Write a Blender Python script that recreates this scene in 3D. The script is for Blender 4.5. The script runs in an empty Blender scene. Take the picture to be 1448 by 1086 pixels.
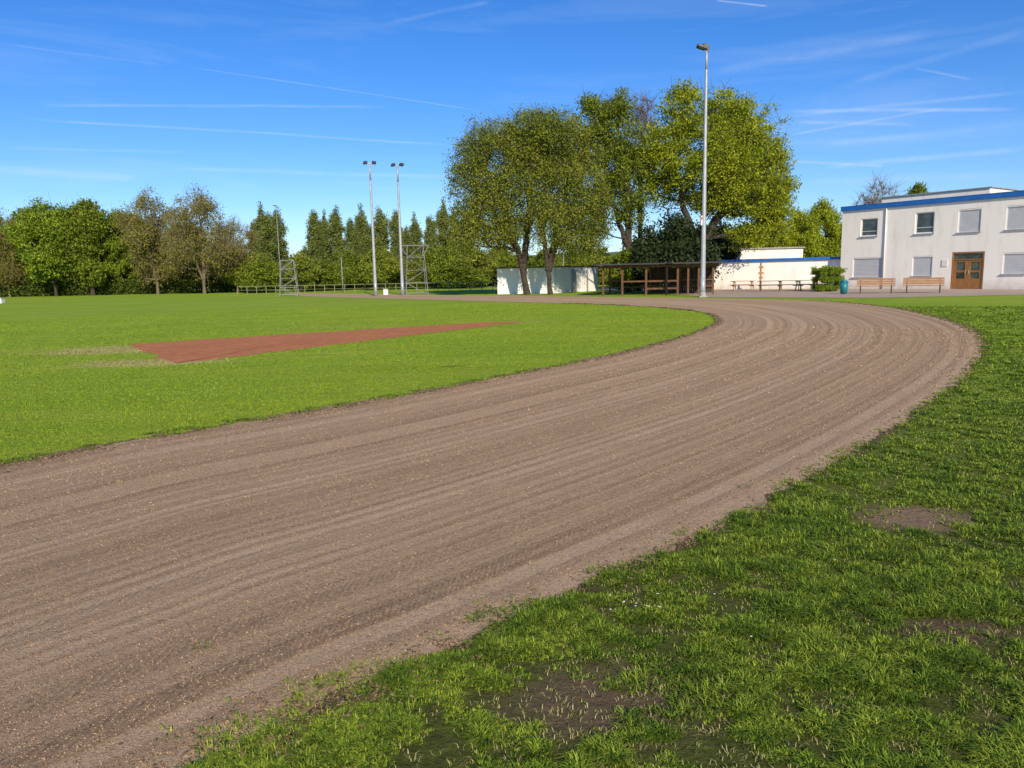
import bpy, math, random
import numpy as np
from mathutils import Matrix, Vector, noise

rng = np.random.default_rng(7)
random.seed(7)
scene = bpy.context.scene
COL = scene.collection

# ------------------------------------------------------------------ survey
F = 1050.0
CAMZ = 1.6
PITCH = math.atan(155 / 1050)
ROLL = math.radians(-1.2)
R = Matrix.Rotation(math.pi / 2 - PITCH, 3, 'X') @ Matrix.Rotation(ROLL, 3, 'Z')

def ray(u, v):
    return R @ Vector(((u - 724) / F, -(v - 543) / F, -1))
def G(u, v):
    d = ray(u, v); t = -CAMZ / d.z
    return Vector((d.x * t, d.y * t, 0))
def HZ(u):
    return 388 - 0.021 * (u - 724)
def D(u, dist):
    d = ray(u, HZ(u)); s = dist / d.y
    return Vector((d.x * s, dist, 0))
def ZT(u, v, dist):
    d = ray(u, v); return CAMZ + d.z * dist / d.y

# ------------------------------------------------------------------ materials
def new_mat(name):
    m = bpy.data.materials.new(name); m.use_nodes = True
    nt = m.node_tree
    return m, nt, nt.nodes, nt.links, nt.nodes['Principled BSDF']

def noise_node(nt, vec, scale, detail=4, rough=0.55, dist=0.0):
    n = nt.nodes.new('ShaderNodeTexNoise')
    n.inputs['Scale'].default_value = scale
    n.inputs['Detail'].default_value = detail
    n.inputs['Roughness'].default_value = rough
    n.inputs['Distortion'].default_value = dist
    if vec is not None:
        nt.links.new(vec, n.inputs['Vector'])
    return n.outputs['Fac']

def ramp(nt, fac, stops):
    r = nt.nodes.new('ShaderNodeValToRGB')
    el = r.color_ramp.elements
    while len(el) < len(stops):
        el.new(0.5)
    for e, (p, c) in zip(el, stops):
        e.position = p
        e.color = (c[0], c[1], c[2], 1) if hasattr(c, '__len__') else (c, c, c, 1)
    nt.links.new(fac, r.inputs['Fac'])
    return r.outputs['Color']

def mixc(nt, fac, a, b, blend='MIX'):
    m = nt.nodes.new('ShaderNodeMix'); m.data_type = 'RGBA'; m.blend_type = blend
    for sock, val in ((m.inputs[0], fac), (m.inputs[6], a), (m.inputs[7], b)):
        if isinstance(val, bpy.types.NodeSocket):
            nt.links.new(val, sock)
        elif isinstance(val, (int, float)):
            sock.default_value = val
        else:
            sock.default_value = (val[0], val[1], val[2], 1)
    return m.outputs[2]

def mth(nt, op, a, b=None, clamp=False):
    m = nt.nodes.new('ShaderNodeMath'); m.operation = op; m.use_clamp = clamp
    for i, val in enumerate((a, b)):
        if val is None: continue
        if isinstance(val, bpy.types.NodeSocket): nt.links.new(val, m.inputs[i])
        else: m.inputs[i].default_value = val
    return m.outputs[0]

def bump(nt, height, strength, dist, bsdf, prev=None):
    b = nt.nodes.new('ShaderNodeBump')
    b.inputs['Strength'].default_value = strength
    b.inputs['Distance'].default_value = dist
    nt.links.new(height, b.inputs['Height'])
    if prev is not None: nt.links.new(prev, b.inputs['Normal'])
    if bsdf is not None: nt.links.new(b.outputs[0], bsdf.inputs['Normal'])
    return b.outputs[0]

def simple(name, c1, c2, scale=3.0, rough=0.7, bmp=0.2, bscale=30, metal=0.0, stretch=None):
    m, nt, N, L, B = new_mat(name)
    tc = N.new('ShaderNodeTexCoord')
    vec = tc.outputs['Object']
    if stretch:
        mp = N.new('ShaderNodeMapping'); mp.inputs['Scale'].default_value = stretch
        L.new(vec, mp.inputs['Vector']); vec = mp.outputs[0]
    f = noise_node(nt, vec, scale, 6)
    L.new(ramp(nt, f, [(0.3, c1), (0.7, c2)]), B.inputs['Base Color'])
    B.inputs['Roughness'].default_value = rough
    B.inputs['Metallic'].default_value = metal
    if bmp > 0:
        bump(nt, noise_node(nt, vec, bscale, 4), bmp, 0.01, B)
    return m

def plaster():
    m, nt, N, L, B = new_mat('weathered_white_plaster')
    tc = N.new('ShaderNodeTexCoord'); vec = tc.outputs['Object']
    mp = N.new('ShaderNodeMapping'); mp.inputs['Scale'].default_value = (1.6, 1.6, 0.35)
    L.new(vec, mp.inputs['Vector'])
    streak = noise_node(nt, mp.outputs[0], 1.3, 8, 0.6)
    blot = noise_node(nt, vec, 0.5, 6)
    base = mixc(nt, ramp(nt, streak, [(0.50, 0.0), (0.85, 0.7)]), (0.92, 0.88, 0.80), (0.62, 0.56, 0.48))
    base = mixc(nt, ramp(nt, blot, [(0.50, 0.0), (0.8, 0.25)]), base, (0.74, 0.68, 0.60))
    sep = N.new('ShaderNodeSeparateXYZ'); L.new(vec, sep.inputs[0])
    low = N.new('ShaderNodeMapRange'); low.inputs[1].default_value = 0.0; low.inputs[2].default_value = 0.7
    low.inputs[3].default_value = 0.8; low.inputs[4].default_value = 0.0
    L.new(sep.outputs[2], low.inputs[0])
    lowf = mth(nt, 'MULTIPLY', low.outputs[0], noise_node(nt, vec, 2.5, 6), True)
    base = mixc(nt, lowf, base, (0.28, 0.21, 0.16))
    L.new(base, B.inputs['Base Color']); B.inputs['Roughness'].default_value = 0.9
    bump(nt, noise_node(nt, vec, 45, 3), 0.2, 0.01, B)
    return m

def grass_ground():
    m, nt, N, L, B = new_mat('meadow_grass')
    g = N.new('ShaderNodeNewGeometry'); pos = g.outputs['Position']
    big = noise_node(nt, pos, 0.10, 5, 0.6)
    mid = noise_node(nt, pos, 0.9, 5, 0.65)
    fine = noise_node(nt, pos, 14, 6, 0.75)
    mp = N.new('ShaderNodeMapping'); mp.inputs['Scale'].default_value = (0.25, 1.6, 1)
    mp.inputs['Rotation'].default_value = (0, 0, 0.12)
    L.new(pos, mp.inputs['Vector'])
    stripes = noise_node(nt, mp.outputs[0], 0.8, 5, 0.6)
    c = ramp(nt, fine, [(0.30, (0.12, 0.18, 0.012)), (0.5, (0.25, 0.36, 0.026)), (0.72, (0.37, 0.48, 0.05))])
    c = mixc(nt, ramp(nt, mid, [(0.35, 0.0), (0.7, 0.5)]), c, (0.27, 0.40, 0.024))
    c = mixc(nt, ramp(nt, stripes, [(0.42, 0.0), (0.66, 0.65)]), c, (0.39, 0.45, 0.055))
    c = mixc(nt, ramp(nt, big, [(0.42, 0.0), (0.7, 0.5)]), c, (0.17, 0.31, 0.015))
    def patch(c, p, rx, ry, col, amount):
        s = N.new('ShaderNodeVectorMath'); s.operation = 'SUBTRACT'
        L.new(pos, s.inputs[0]); s.inputs[1].default_value = (p.x, p.y, 0)
        d = N.new('ShaderNodeVectorMath'); d.operation = 'DIVIDE'
        L.new(s.outputs[0], d.inputs[0]); d.inputs[1].default_value = (rx, ry, 1)
        ln = N.new('ShaderNodeVectorMath'); ln.operation = 'LENGTH'; L.new(d.outputs[0], ln.inputs[0])
        w = mth(nt, 'ADD', ln.outputs['Value'], mth(nt, 'MULTIPLY', mid, 1.1))
        mr = N.new('ShaderNodeMapRange'); mr.inputs[1].default_value = 1.1; mr.inputs[2].default_value = 1.8
        mr.inputs[3].default_value = amount; mr.inputs[4].default_value = 0
        L.new(w, mr.inputs[0])
        return mixc(nt, mr.outputs[0], c, col)
    sep = N.new('ShaderNodeSeparateXYZ'); L.new(pos, sep.inputs[0])
    near = N.new('ShaderNodeMapRange'); near.inputs[1].default_value = 4; near.inputs[2].default_value = 12
    near.inputs[3].default_value = 0.9; near.inputs[4].default_value = 0
    L.new(sep.outputs[1], near.inputs[0])
    side = N.new('ShaderNodeMapRange'); side.inputs[1].default_value = -1.5; side.inputs[2].default_value = -0.5
    L.new(sep.outputs[0], side.inputs[0])
    soil = ramp(nt, fine, [(0.3, (0.030, 0.034, 0.010)), (0.7, (0.11, 0.115, 0.028))])
    c = mixc(nt, mth(nt, 'MULTIPLY', near.outputs[0], side.outputs[0]), c, soil)
    for (p, rx, ry, col, am) in PATCHES:
        c = patch(c, p, rx, ry, col, am)
    L.new(c, B.inputs['Base Color']); B.inputs['Roughness'].default_value = 0.95
    B.inputs['Specular IOR Level'].default_value = 0.1
    n1 = bump(nt, fine, 0.9, 0.05, None)
    bump(nt, mid, 0.6, 0.10, B, n1)
    return m

def track_mat():
    m, nt, N, L, B = new_mat('cinder_track')
    uv = N.new('ShaderNodeUVMap'); uv.uv_map = 'lane'
    g = N.new('ShaderNodeNewGeometry'); pos = g.outputs['Position']
    def st(sx, sy, ox=0.0):
        mp = N.new('ShaderNodeMapping'); mp.inputs['Scale'].default_value = (sx, sy, 1); mp.inputs['Location'].default_value = (ox, 0, 0)
        L.new(uv.outputs[0], mp.inputs['Vector']); return mp.outputs[0]
    lane = noise_node(nt, st(2.0, 0.016), 1.0, 3, 0.6)
    lane2 = noise_node(nt, st(7, 0.012, 7.3), 1.0, 3, 0.6)
    lane3 = noise_node(nt, st(14, 0.02, 3.3), 1.0, 2, 0.6)
    blot = noise_node(nt, pos, 0.8, 5, 0.6)
    grit = noise_node(nt, pos, 45, 6, 0.82)
    worm = noise_node(nt, pos, 80, 2, 0.6, 1.4)
    brk = ramp(nt, noise_node(nt, pos, 1.6, 4, 0.6), [(0.32, 0.35), (0.55, 1.0)])
    c = ramp(nt, grit, [(0.28, (0.23, 0.150, 0.080)), (0.48, (0.48, 0.328, 0.188)), (0.75, (0.68, 0.490, 0.30))])
    c = mixc(nt, ramp(nt, blot, [(0.45, 0.0), (0.7, 0.35)]), c, (0.38, 0.245, 0.14))
    c = mixc(nt, mth(nt, 'MULTIPLY', ramp(nt, lane, [(0.47, 0.0), (0.57, 0.6)]), brk), c, (0.72, 0.52, 0.325))
    c = mixc(nt, mth(nt, 'MULTIPLY', ramp(nt, lane2, [(0.49, 0.0), (0.57, 0.55)]), brk), c, (0.30, 0.195, 0.11))
    c = mixc(nt, mth(nt, 'MULTIPLY', ramp(nt, lane3, [(0.50, 0.0), (0.58, 0.35)]), brk), c, (0.66, 0.47, 0.29))
    c = mixc(nt, ramp(nt, worm, [(0.36, 0.65), (0.46, 0.0)]), c, (0.12, 0.078, 0.045))
    wv = N.new('ShaderNodeTexWave'); wv.wave_type = 'BANDS'; wv.bands_direction = 'DIAGONAL'
    wv.inputs['Scale'].default_value = 10; wv.inputs['Distortion'].default_value = 1.5
    wv.inputs['Detail'].default_value = 2
    L.new(st(1, 1), wv.inputs['Vector'])
    sp_ = N.new('ShaderNodeSeparateXYZ'); L.new(uv.outputs[0], sp_.inputs[0])
    pp_ = N.new('ShaderNodeSeparateXYZ'); L.new(pos, pp_.inputs[0])
    nearm = N.new('ShaderNodeMapRange'); nearm.inputs[1].default_value = 3.2; nearm.inputs[2].default_value = 5.0
    nearm.inputs[3].default_value = 1; nearm.inputs[4].default_value = 0; L.new(pp_.outputs[1], nearm.inputs[0])
    band = None
    for cx_, hw in ((5.5, 0.06), (5.1, 0.05), (4.2, 0.035)):
        off = mth(nt, 'ADD', sp_.outputs[0], mth(nt, 'MULTIPLY', mth(nt, 'SUBTRACT', noise_node(nt, st(0.02, 0.12, cx_), 1.0, 1), 0.5), 0.7))
        dd = mth(nt, 'ABSOLUTE', mth(nt, 'SUBTRACT', off, cx_))
        mr = N.new('ShaderNodeMapRange'); mr.inputs[1].default_value = hw; mr.inputs[2].default_value = hw + 0.03; mr.inputs[3].default_value = 1; mr.inputs[4].default_value = 0
        L.new(dd, mr.inputs[0])
        band = mr.outputs[0] if band is None else mth(nt, 'MAXIMUM', band, mr.outputs[0])
    tread = mth(nt, 'MULTIPLY', mth(nt, 'MULTIPLY', wv.outputs['Fac'], band), nearm.outputs[0])
    c = mixc(nt, mth(nt, 'MULTIPLY', tread, 0.3), c, (0.22, 0.145, 0.09))
    L.new(c, B.inputs['Base Color']); B.inputs['Roughness'].default_value = 0.95
    B.inputs['Specular IOR Level'].default_value = 0.08
    n1 = bump(nt, grit, 0.85, 0.018, None)
    n2 = bump(nt, tread, 0.6, 0.012, None, n1)
    n3 = bump(nt, lane2, 0.6, 0.03, None, n2)
    n4 = bump(nt, worm, 0.8, 0.008, None, n3)
    bump(nt, noise_node(nt, pos, 9, 4), 0.35, 0.02, B, n4)
    return m

def soil_mat(name, a, b, scale=20, d=0.03, big=0.35):
    m, nt, N, L, B = new_mat(name)
    g = N.new('ShaderNodeNewGeometry'); pos = g.outputs['Position']
    f = noise_node(nt, pos, scale, 6, 0.75)
    mid = noise_node(nt, pos, 0.7, 5)
    c = ramp(nt, f, [(0.3, a), (0.7, b)])
    c = mixc(nt, ramp(nt, mid, [(0.4, 0.0), (0.62, big)]), c, tuple(x * 0.6 for x in b))
    L.new(c, B.inputs['Base Color']); B.inputs['Roughness'].default_value = 0.95
    B.inputs['Specular IOR Level'].default_value = 0.15
    bump(nt, f, 0.9, d, B)
    return m

def leaf_mat(name, dark, mid, light, trans=0.3, nscale=0.6):
    m, nt, N, L, B = new_mat(name)
    g = N.new('ShaderNodeNewGeometry')
    big = noise_node(nt, g.outputs['Position'], nscale, 2)
    f = mth(nt, 'ADD', mth(nt, 'MULTIPLY', g.outputs['Random Per Island'], 0.45), mth(nt, 'MULTIPLY', big, 0.6))
    c = ramp(nt, f, [(0.15, dark), (0.5, mid), (0.85, light)])
    L.new(c, B.inputs['Base Color']); B.inputs['Roughness'].default_value = 0.6
    B.inputs['Specular IOR Level'].default_value = 0.2
    if trans > 0:
        t = N.new('ShaderNodeBsdfTranslucent'); L.new(c, t.inputs['Color'])
        mx = N.new('ShaderNodeMixShader'); mx.inputs[0].default_value = trans
        L.new(B.outputs[0], mx.inputs[1]); L.new(t.outputs[0], mx.inputs[2])
        L.new(mx.outputs[0], N['Material Output'].inputs['Surface'])
    return m

BARK = simple('rough_bark', (0.03, 0.023, 0.016), (0.08, 0.062, 0.042), 6, 0.95, 0.6, 20)
BARKB = simple('brown_bark', (0.11, 0.08, 0.045), (0.23, 0.175, 0.11), 6, 0.95, 0.6, 20)
PLA = plaster()
BLUE = simple('blue_paint', (0.012, 0.12, 0.42), (0.02, 0.16, 0.52), 2, 0.5, 0.05)
STEEL = simple('galvanised_steel', (0.36, 0.38, 0.40), (0.48, 0.50, 0.52), 4, 0.5, 0.05, metal=0.3)
SCAFF = simple('dull_scaffold_steel', (0.24, 0.25, 0.25), (0.34, 0.35, 0.35), 4, 0.6, 0.05, metal=0.2)
DSTEEL = simple('dark_lamp_metal', (0.05, 0.052, 0.055), (0.09, 0.09, 0.09), 4, 0.45, 0.05, metal=0.3)
BWOOD = simple('brown_timber', (0.085, 0.038, 0.014), (0.19, 0.088, 0.034), 2, 0.75, 0.3, 40, stretch=(6, 6, 1))
OWOOD = simple('orange_bench_timber', (0.28, 0.13, 0.045), (0.44, 0.23, 0.09), 3, 0.65, 0.3, 40, stretch=(1, 8, 8))
GWOOD = simple('grey_timber', (0.16, 0.14, 0.11), (0.28, 0.25, 0.2), 3, 0.8, 0.3, 40)
DOORW = simple('varnished_door_wood', (0.24, 0.105, 0.03), (0.40, 0.185, 0.055), 2, 0.4, 0.1, 30, stretch=(8, 8, 1))
ROOFM = simple('bitumen_roof', (0.035, 0.035, 0.038), (0.08, 0.08, 0.08), 2, 0.9, 0.3)
FRAME = simple('white_window_frame', (0.74, 0.72, 0.68), (0.82, 0.80, 0.76), 2, 0.4, 0)
WHITEM = simple('white_painted_wall', (0.84, 0.83, 0.80), (0.90, 0.89, 0.86), 0.8, 0.6, 0.05)
TEAL = simple('teal_bin_paint', (0.01, 0.16, 0.20), (0.02, 0.22, 0.27), 3, 0.4, 0.05)
CONC = simple('concrete', (0.30, 0.29, 0.27), (0.42, 0.40, 0.38), 4, 0.9, 0.3)
RAILM = simple('pale_olive_rail', (0.22, 0.23, 0.11), (0.30, 0.31, 0.16), 4, 0.7, 0.1)
REDM = simple('red_sticker', (0.5, 0.04, 0.02), (0.6, 0.06, 0.03), 4, 0.5, 0)

def glass_mat():
    m, nt, N, L, B = new_mat('window_glass')
    tc = N.new('ShaderNodeTexCoord')
    f = noise_node(nt, tc.outputs['Object'], 1.5, 2)
    L.new(ramp(nt, f, [(0.35, (0.02, 0.03, 0.03)), (0.7, (0.10, 0.13, 0.12))]), B.inputs['Base Color'])
    B.inputs['Roughness'].default_value = 0.08
    B.inputs['Specular IOR Level'].default_value = 0.8
    return m
GLASS = glass_mat()
SHUT = simple('pale_roller_shutter', (0.52, 0.54, 0.56), (0.60, 0.61, 0.62), 2, 0.5, 0.0)

# ------------------------------------------------------------------ mesh helpers
def np_mesh(name, V, Fc, mat, smooth=False):
    V = np.asarray(V, np.float32); Fc = np.asarray(Fc, np.int32)
    k = Fc.shape[1]
    me = bpy.data.meshes.new(name)
    me.vertices.add(len(V)); me.vertices.foreach_set('co', V.ravel())
    me.loops.add(Fc.size); me.loops.foreach_set('vertex_index', Fc.ravel())
    me.polygons.add(len(Fc)); me.polygons.foreach_set('loop_start', np.arange(0, Fc.size, k, dtype=np.int32))
    if smooth: me.polygons.foreach_set('use_smooth', np.ones(len(Fc), bool))
    me.update(calc_edges=True)
    me.materials.append(mat)
    return me

def link(name, me, parent=None, loc=None, kind=None, label=None):
    o = bpy.data.objects.new(name, me); COL.objects.link(o)
    if parent is not None: o.parent = parent
    if loc is not None: o.location = loc
    if kind: o['kind'] = kind
    if label: o['label'] = label
    return o

def thing(name, label, category, loc, rz=0, group=None):
    e = bpy.data.objects.new(name, None); COL.objects.link(e)
    e.empty_display_size = 0.3
    e.location = loc; e.rotation_euler = (0, 0, rz)
    e['label'] = label; e['category'] = category
    if group: e['group'] = group
    return e

class MB:
    def __init__(s): s.v = []; s.f = []
    def add(s, vs, fs):
        b = len(s.v); s.v += [tuple(x) for x in vs]; s.f += [tuple(b + i for i in f) for f in fs]
    def quad(s, a, b, c, d): s.add([a, b, c, d], [(0, 1, 2, 3)])
    def box(s, c, size, rz=0, rx=0, ry=0):
        hx, hy, hz = size[0] / 2, size[1] / 2, size[2] / 2
        M = Matrix.Rotation(rz, 3, 'Z') @ Matrix.Rotation(ry, 3, 'Y') @ Matrix.Rotation(rx, 3, 'X')
        c = Vector(c)
        vs = [c + M @ Vector((x * hx, y * hy, z * hz)) for z in (-1, 1) for x, y in ((-1, -1), (1, -1), (1, 1), (-1, 1))]
        s.add(vs, [(3, 2, 1, 0), (4, 5, 6, 7), (0, 1, 5, 4), (1, 2, 6, 5), (2, 3, 7, 6), (3, 0, 4, 7)])
    def tube(s, p0, p1, r0, r1=None, n=10, cap=True):
        if r1 is None: r1 = r0
        p0 = Vector(p0); p1 = Vector(p1); d = (p1 - p0).normalized()
        a = d.orthogonal().normalized(); b = d.cross(a)
        vs = []
        for p, r in ((p0, r0), (p1, r1)):
            for i in range(n):
                t = 2 * math.pi * i / n
                vs.append(p + a * math.cos(t) * r + b * math.sin(t) * r)
        fs = [(i, (i + 1) % n, n + (i + 1) % n, n + i) for i in range(n)]
        if cap: fs += [tuple(range(n - 1, -1, -1)), tuple(range(n, 2 * n))]
        s.add(vs, fs)
    def prism(s, pts, z0, z1):
        n = len(pts)
        vs = [(p[0], p[1], z0) for p in pts] + [(p[0], p[1], z1) for p in pts]
        fs = [(i, (i + 1) % n, n + (i + 1) % n, n + i) for i in range(n)] + [tuple(range(n - 1, -1, -1)), tuple(range(n, 2 * n))]
        s.add(vs, fs)
    def done(s, name, mat, parent, bevel=0.0, label=None, smooth=False, loc=None):
        me = bpy.data.meshes.new(name); me.from_pydata(s.v, [], s.f); me.update()
        me.materials.append(mat)
        if smooth:
            for p in me.polygons:
                if len(p.vertices) == 4: p.use_smooth = True
        o = link(name, me, parent, loc, label=label)
        if bevel > 0:
            md = o.modifiers.new('bevel', 'BEVEL'); md.width = bevel; md.segments = 2; md.limit_method = 'ANGLE'
        return o

def copy_thing(root, loc, rz=0, scale=1.0, label=None):
    def cp(o, par):
        c = o.copy()
        COL.objects.link(c)
        if par is not None:
            c.parent = par
        for ch in [x for x in o.children]:
            cp(ch, c)
        return c
    n = cp(root, None)
    n.location = loc; n.rotation_euler = (0, 0, rz)
    n.scale = scale if hasattr(scale, '__len__') else (scale,) * 3
    if label: n['label'] = label
    return n

# ------------------------------------------------------------------ track outline
inner_px = [(0, 662), (200, 622), (400, 590), (600, 555), (760, 524), (880, 500), (960, 479), (1003, 464), (1017, 454),
            (1003, 444), (955, 437), (880, 432), (760, 428), (620, 424.5), (500, 421)]
outer_px = [(280, 1086), (480, 985), (640, 915), (820, 832), (1000, 750), (1170, 660), (1290, 588), (1362, 535), (1388, 498),
            (1378, 470), (1320, 448), (1225, 431), (1100, 424), (850, 420), (560, 416.5)]
def world_list(px):
    w = [G(*p) for p in px]
    d = (w[0] - w[1]).normalized()
    e = (w[-1] - w[-2]).normalized()
    return [w[0] + d * 9, w[0] + d * 4] + w + [w[-1] + e * 20]
def catmull(P, n):
    out = []
    P = [P[0] * 2 - P[1]] + P + [P[-1] * 2 - P[-2]]
    for i in range(1, len(P) - 2):
        for k in range(n):
            t = k / n
            a, b, c, d = P[i - 1], P[i], P[i + 1], P[i + 2]
            out.append(0.5 * ((2 * b) + (c - a) * t + (2 * a - 5 * b + 4 * c - d) * t * t + (3 * b - a - 3 * c + d) * t ** 3))
    return np.array([[p.x, p.y] for p in out])
NS = 90
IN = catmull(world_list(inner_px), NS)
OUT = catmull(world_list(outer_px), NS)
def fbm1(x, y):
    return noise.fractal(Vector((x, y, 0.3)), 0.8, 2.1, 4)

def strip(name, ext, jit, z, mat, kind, label):
    n = len(IN); Mx = 24
    Lw = np.linalg.norm(OUT - IN, axis=1)
    dirv = (OUT - IN) / Lw[:, None]
    ji = np.array([fbm1(p[0] * 2.2, p[1] * 2.2) + 0.5 * fbm1(p[0] * 9, p[1] * 9) for p in IN]) * jit - ext
    jo = np.array([fbm1(p[0] * 2.2 + 50, p[1] * 2.2) + 0.5 * fbm1(p[0] * 9, p[1] * 9 + 9) for p in OUT]) * jit + ext
    mid = (IN + OUT) / 2
    along = np.concatenate([[0], np.cumsum(np.linalg.norm(np.diff(mid, axis=0), axis=1))])
    V = []; UV = []
    for j in range(Mx + 1):
        if j == 0: t = ji
        elif j == Mx: t = Lw + jo
        else: t = Lw * (0.04 + 0.92 * (j - 1) / (Mx - 2))
        P = IN + dirv * t[:, None]
        V.append(np.column_stack([P, np.full(n, z)]))
        UV.append(np.column_stack([6.0 * t / Lw, along]))
    V = np.concatenate(V); UV = np.concatenate(UV)
    i = np.arange(n - 1); Fs = []
    for j in range(Mx):
        a = j * n + i
        Fs.append(np.column_stack([a, a + n, a + n + 1, a + 1]))
    Fs = np.concatenate(Fs)
    me = np_mesh(name, V, Fs, mat)
    uvl = me.uv_layers.new(name='lane')
    uvl.data.foreach_set('uv', UV[Fs.ravel()].astype(np.float32).ravel())
    o = link(name, me, kind=kind)
    o['label'] = label
    return o

PATCHES = [
    (G(155, 495), 1.2, 0.9, (0.55, 0.49, 0.17), 0.95),
    (G(210, 513), 1.2, 0.55, (0.55, 0.48, 0.18), 0.95),
    (G(1290, 732), 0.38, 0.26, (0.30, 0.20, 0.12), 0.9),
    (G(1340, 893), 0.34, 0.14, (0.15, 0.10, 0.06), 0.9),
    (G(860, 990), 0.40, 0.26, (0.16, 0.11, 0.065), 0.9),
    (G(640, 518), 0.25, 0.10, (0.07, 0.08, 0.02), 0.6),
    (G(30, 500), 1.6, 0.6, (0.38, 0.40, 0.10), 0.4),
    (G(730, 456), 1.6, 0.8, (0.42, 0.38, 0.11), 0.45),
    (G(480, 463), 2.5, 0.8, (0.36, 0.38, 0.08), 0.5),
]
GM = grass_ground()
me = np_mesh('ground', [(-1500, -300, 0), (1500, -300, 0), (1500, 2500, 0), (-1500, 2500, 0)], [(0, 1, 2, 3)], GM)
g = link('ground', me, kind='structure'); g['label'] = 'wide flat sports meadow of short green grass'
strip('path_border', 0.08, 0.15, 0.004, soil_mat('dark_edge_soil', (0.06, 0.04, 0.022), (0.22, 0.15, 0.085)), 'structure',
      'dark crumbly soil edge beside the running track')
strip('track', 0.0, 0.12, 0.008, track_mat(), 'structure', 'brown cinder running track bending round the field')

cl = [G(178, 487), G(248, 515), G(742, 455), G(688, 455.5)]
def ragged(poly, step, amp):
    out = []
    for i in range(len(poly)):
        a, b = poly[i], poly[(i + 1) % len(poly)]
        L_ = (b - a).length; n = max(2, int(L_ / step)); nrm = Vector((-(b - a).y, (b - a).x, 0)).normalized()
        for k in range(n):
            p = a.lerp(b, k / n); out.append(p + nrm * amp * (fbm1(p.x * 1.6, p.y * 1.6) + 0.5 * fbm1(p.x * 7, p.y * 7)))
    return out
def sheet(name, pts, z, mat, label):
    me = bpy.data.meshes.new(name); me.from_pydata([(p.x, p.y, z) for p in pts], [], [tuple(range(len(pts)))]); me.update()
    me.materials.append(mat); o = link(name, me, kind='structure'); o['label'] = label; return o
sheet('path', ragged(cl, 0.08, 0.16), 0.004, soil_mat('red_clay', (0.38, 0.135, 0.05), (0.62, 0.25, 0.105), 4, 0.05, 0.35),
      'red clay run-up strip set in the grass field')
pv = [G(1000, 420.5), G(1120, 421), G(1235, 421.5), G(1448, 417)] + [Vector((60, 38, 0)), Vector((60, 75, 0)), Vector((8, 75, 0)), G(960, 416)]
sheet('pavement', ragged(pv, 0.5, 0.12), 0.012, soil_mat('pale_gravel_paving', (0.38, 0.28, 0.20), (0.54, 0.43, 0.33), 15, 0.01),
      'pale pinkish gravel forecourt in front of the white building')

# ------------------------------------------------------------------ point tests
def in_poly(P, poly):
    x, y = P[:, 0], P[:, 1]; inside = np.zeros(len(P), bool)
    a = poly; b = np.roll(poly, -1, axis=0)
    for (x1, y1), (x2, y2) in zip(a, b):
        if y1 == y2: continue
        c = ((y1 > y) != (y2 > y))
        if not c.any(): continue
        inside ^= c & (x < (x2 - x1) * (y - y1) / (y2 - y1) + x1)
    return inside
TRKs = np.concatenate([IN[::6], OUT[::-6]])
CLAY = np.array([[p.x, p.y] for p in cl])
PAVE = np.array([[p.x, p.y] for p in pv])

_tab = rng.random((256, 256))
def vnoise(x, y, s):
    x = x * s + 1000; y = y * s + 1000
    xi = np.floor(x).astype(int); yi = np.floor(y).astype(int); fx = x - xi; fy = y - yi
    fx = fx * fx * (3 - 2 * fx); fy = fy * fy * (3 - 2 * fy)
    t = lambda a, b: _tab[a % 256, b % 256]
    return (t(xi, yi) * (1 - fx) + t(xi + 1, yi) * fx) * (1 - fy) + (t(xi, yi + 1) * (1 - fx) + t(xi + 1, yi + 1) * fx) * fy

def scatter_polar(n, r0, r1, half=0.70):
    u = rng.random(n)
    r = r0 * (r1 / r0) ** u
    a = (rng.random(n) * 2 - 1) * half
    return np.column_stack([np.sin(a) * r, np.cos(a) * r]), r

def make_blades(name, C, h, w, nb, spread, lean, mat, label):
    n = len(C)
    c = np.repeat(C, nb, axis=0); hh = np.repeat(h, nb) * (0.5 + 0.75 * rng.random(n * nb)); ww = np.repeat(w, nb) * (0.7 + 0.6 * rng.random(n * nb))
    sp = np.repeat(spread, nb)
    N_ = n * nb
    az = rng.random(N_) * 2 * np.pi
    rad = sp * np.sqrt(rng.random(N_))
    bx = c[:, 0] + np.cos(az) * rad; by = c[:, 1] + np.sin(az) * rad
    az2 = az + rng.normal(0, 0.6, N_)
    ln = lean * (0.25 + 0.9 * rng.random(N_))
    dx = np.cos(az2); dy = np.sin(az2); px = -dy; py = dx
    V = np.zeros((N_, 5, 3), np.float32)
    for k, (t, wk) in enumerate(((0, 1.0), (0.55, 0.85))):
        ox = dx * ln * hh * t * t; oy = dy * ln * hh * t * t; z = hh * t * (1 - 0.15 * ln * t)
        V[:, 2 * k, 0] = bx + ox - px * ww * wk / 2; V[:, 2 * k, 1] = by + oy - py * ww * wk / 2; V[:, 2 * k, 2] = z
        V[:, 2 * k + 1, 0] = bx + ox + px * ww * wk / 2; V[:, 2 * k + 1, 1] = by + oy + py * ww * wk / 2; V[:, 2 * k + 1, 2] = z
    V[:, 4, 0] = bx + dx * ln * hh; V[:, 4, 1] = by + dy * ln * hh; V[:, 4, 2] = hh * (1 - 0.45 * ln)
    V[:, :2, 2] -= 0.004
    b = (np.arange(N_) * 5)[:, None]
    T = np.stack([b + np.array([0, 1, 3]), b + np.array([0, 3, 2]), b + np.array([2, 3, 4])], 1).reshape(-1, 3)
    me = np_mesh(name, V.reshape(-1, 3), T, mat)
    o = link(name, me, kind='stuff'); o['label'] = label; o['category'] = 'grass'
    return o

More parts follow.
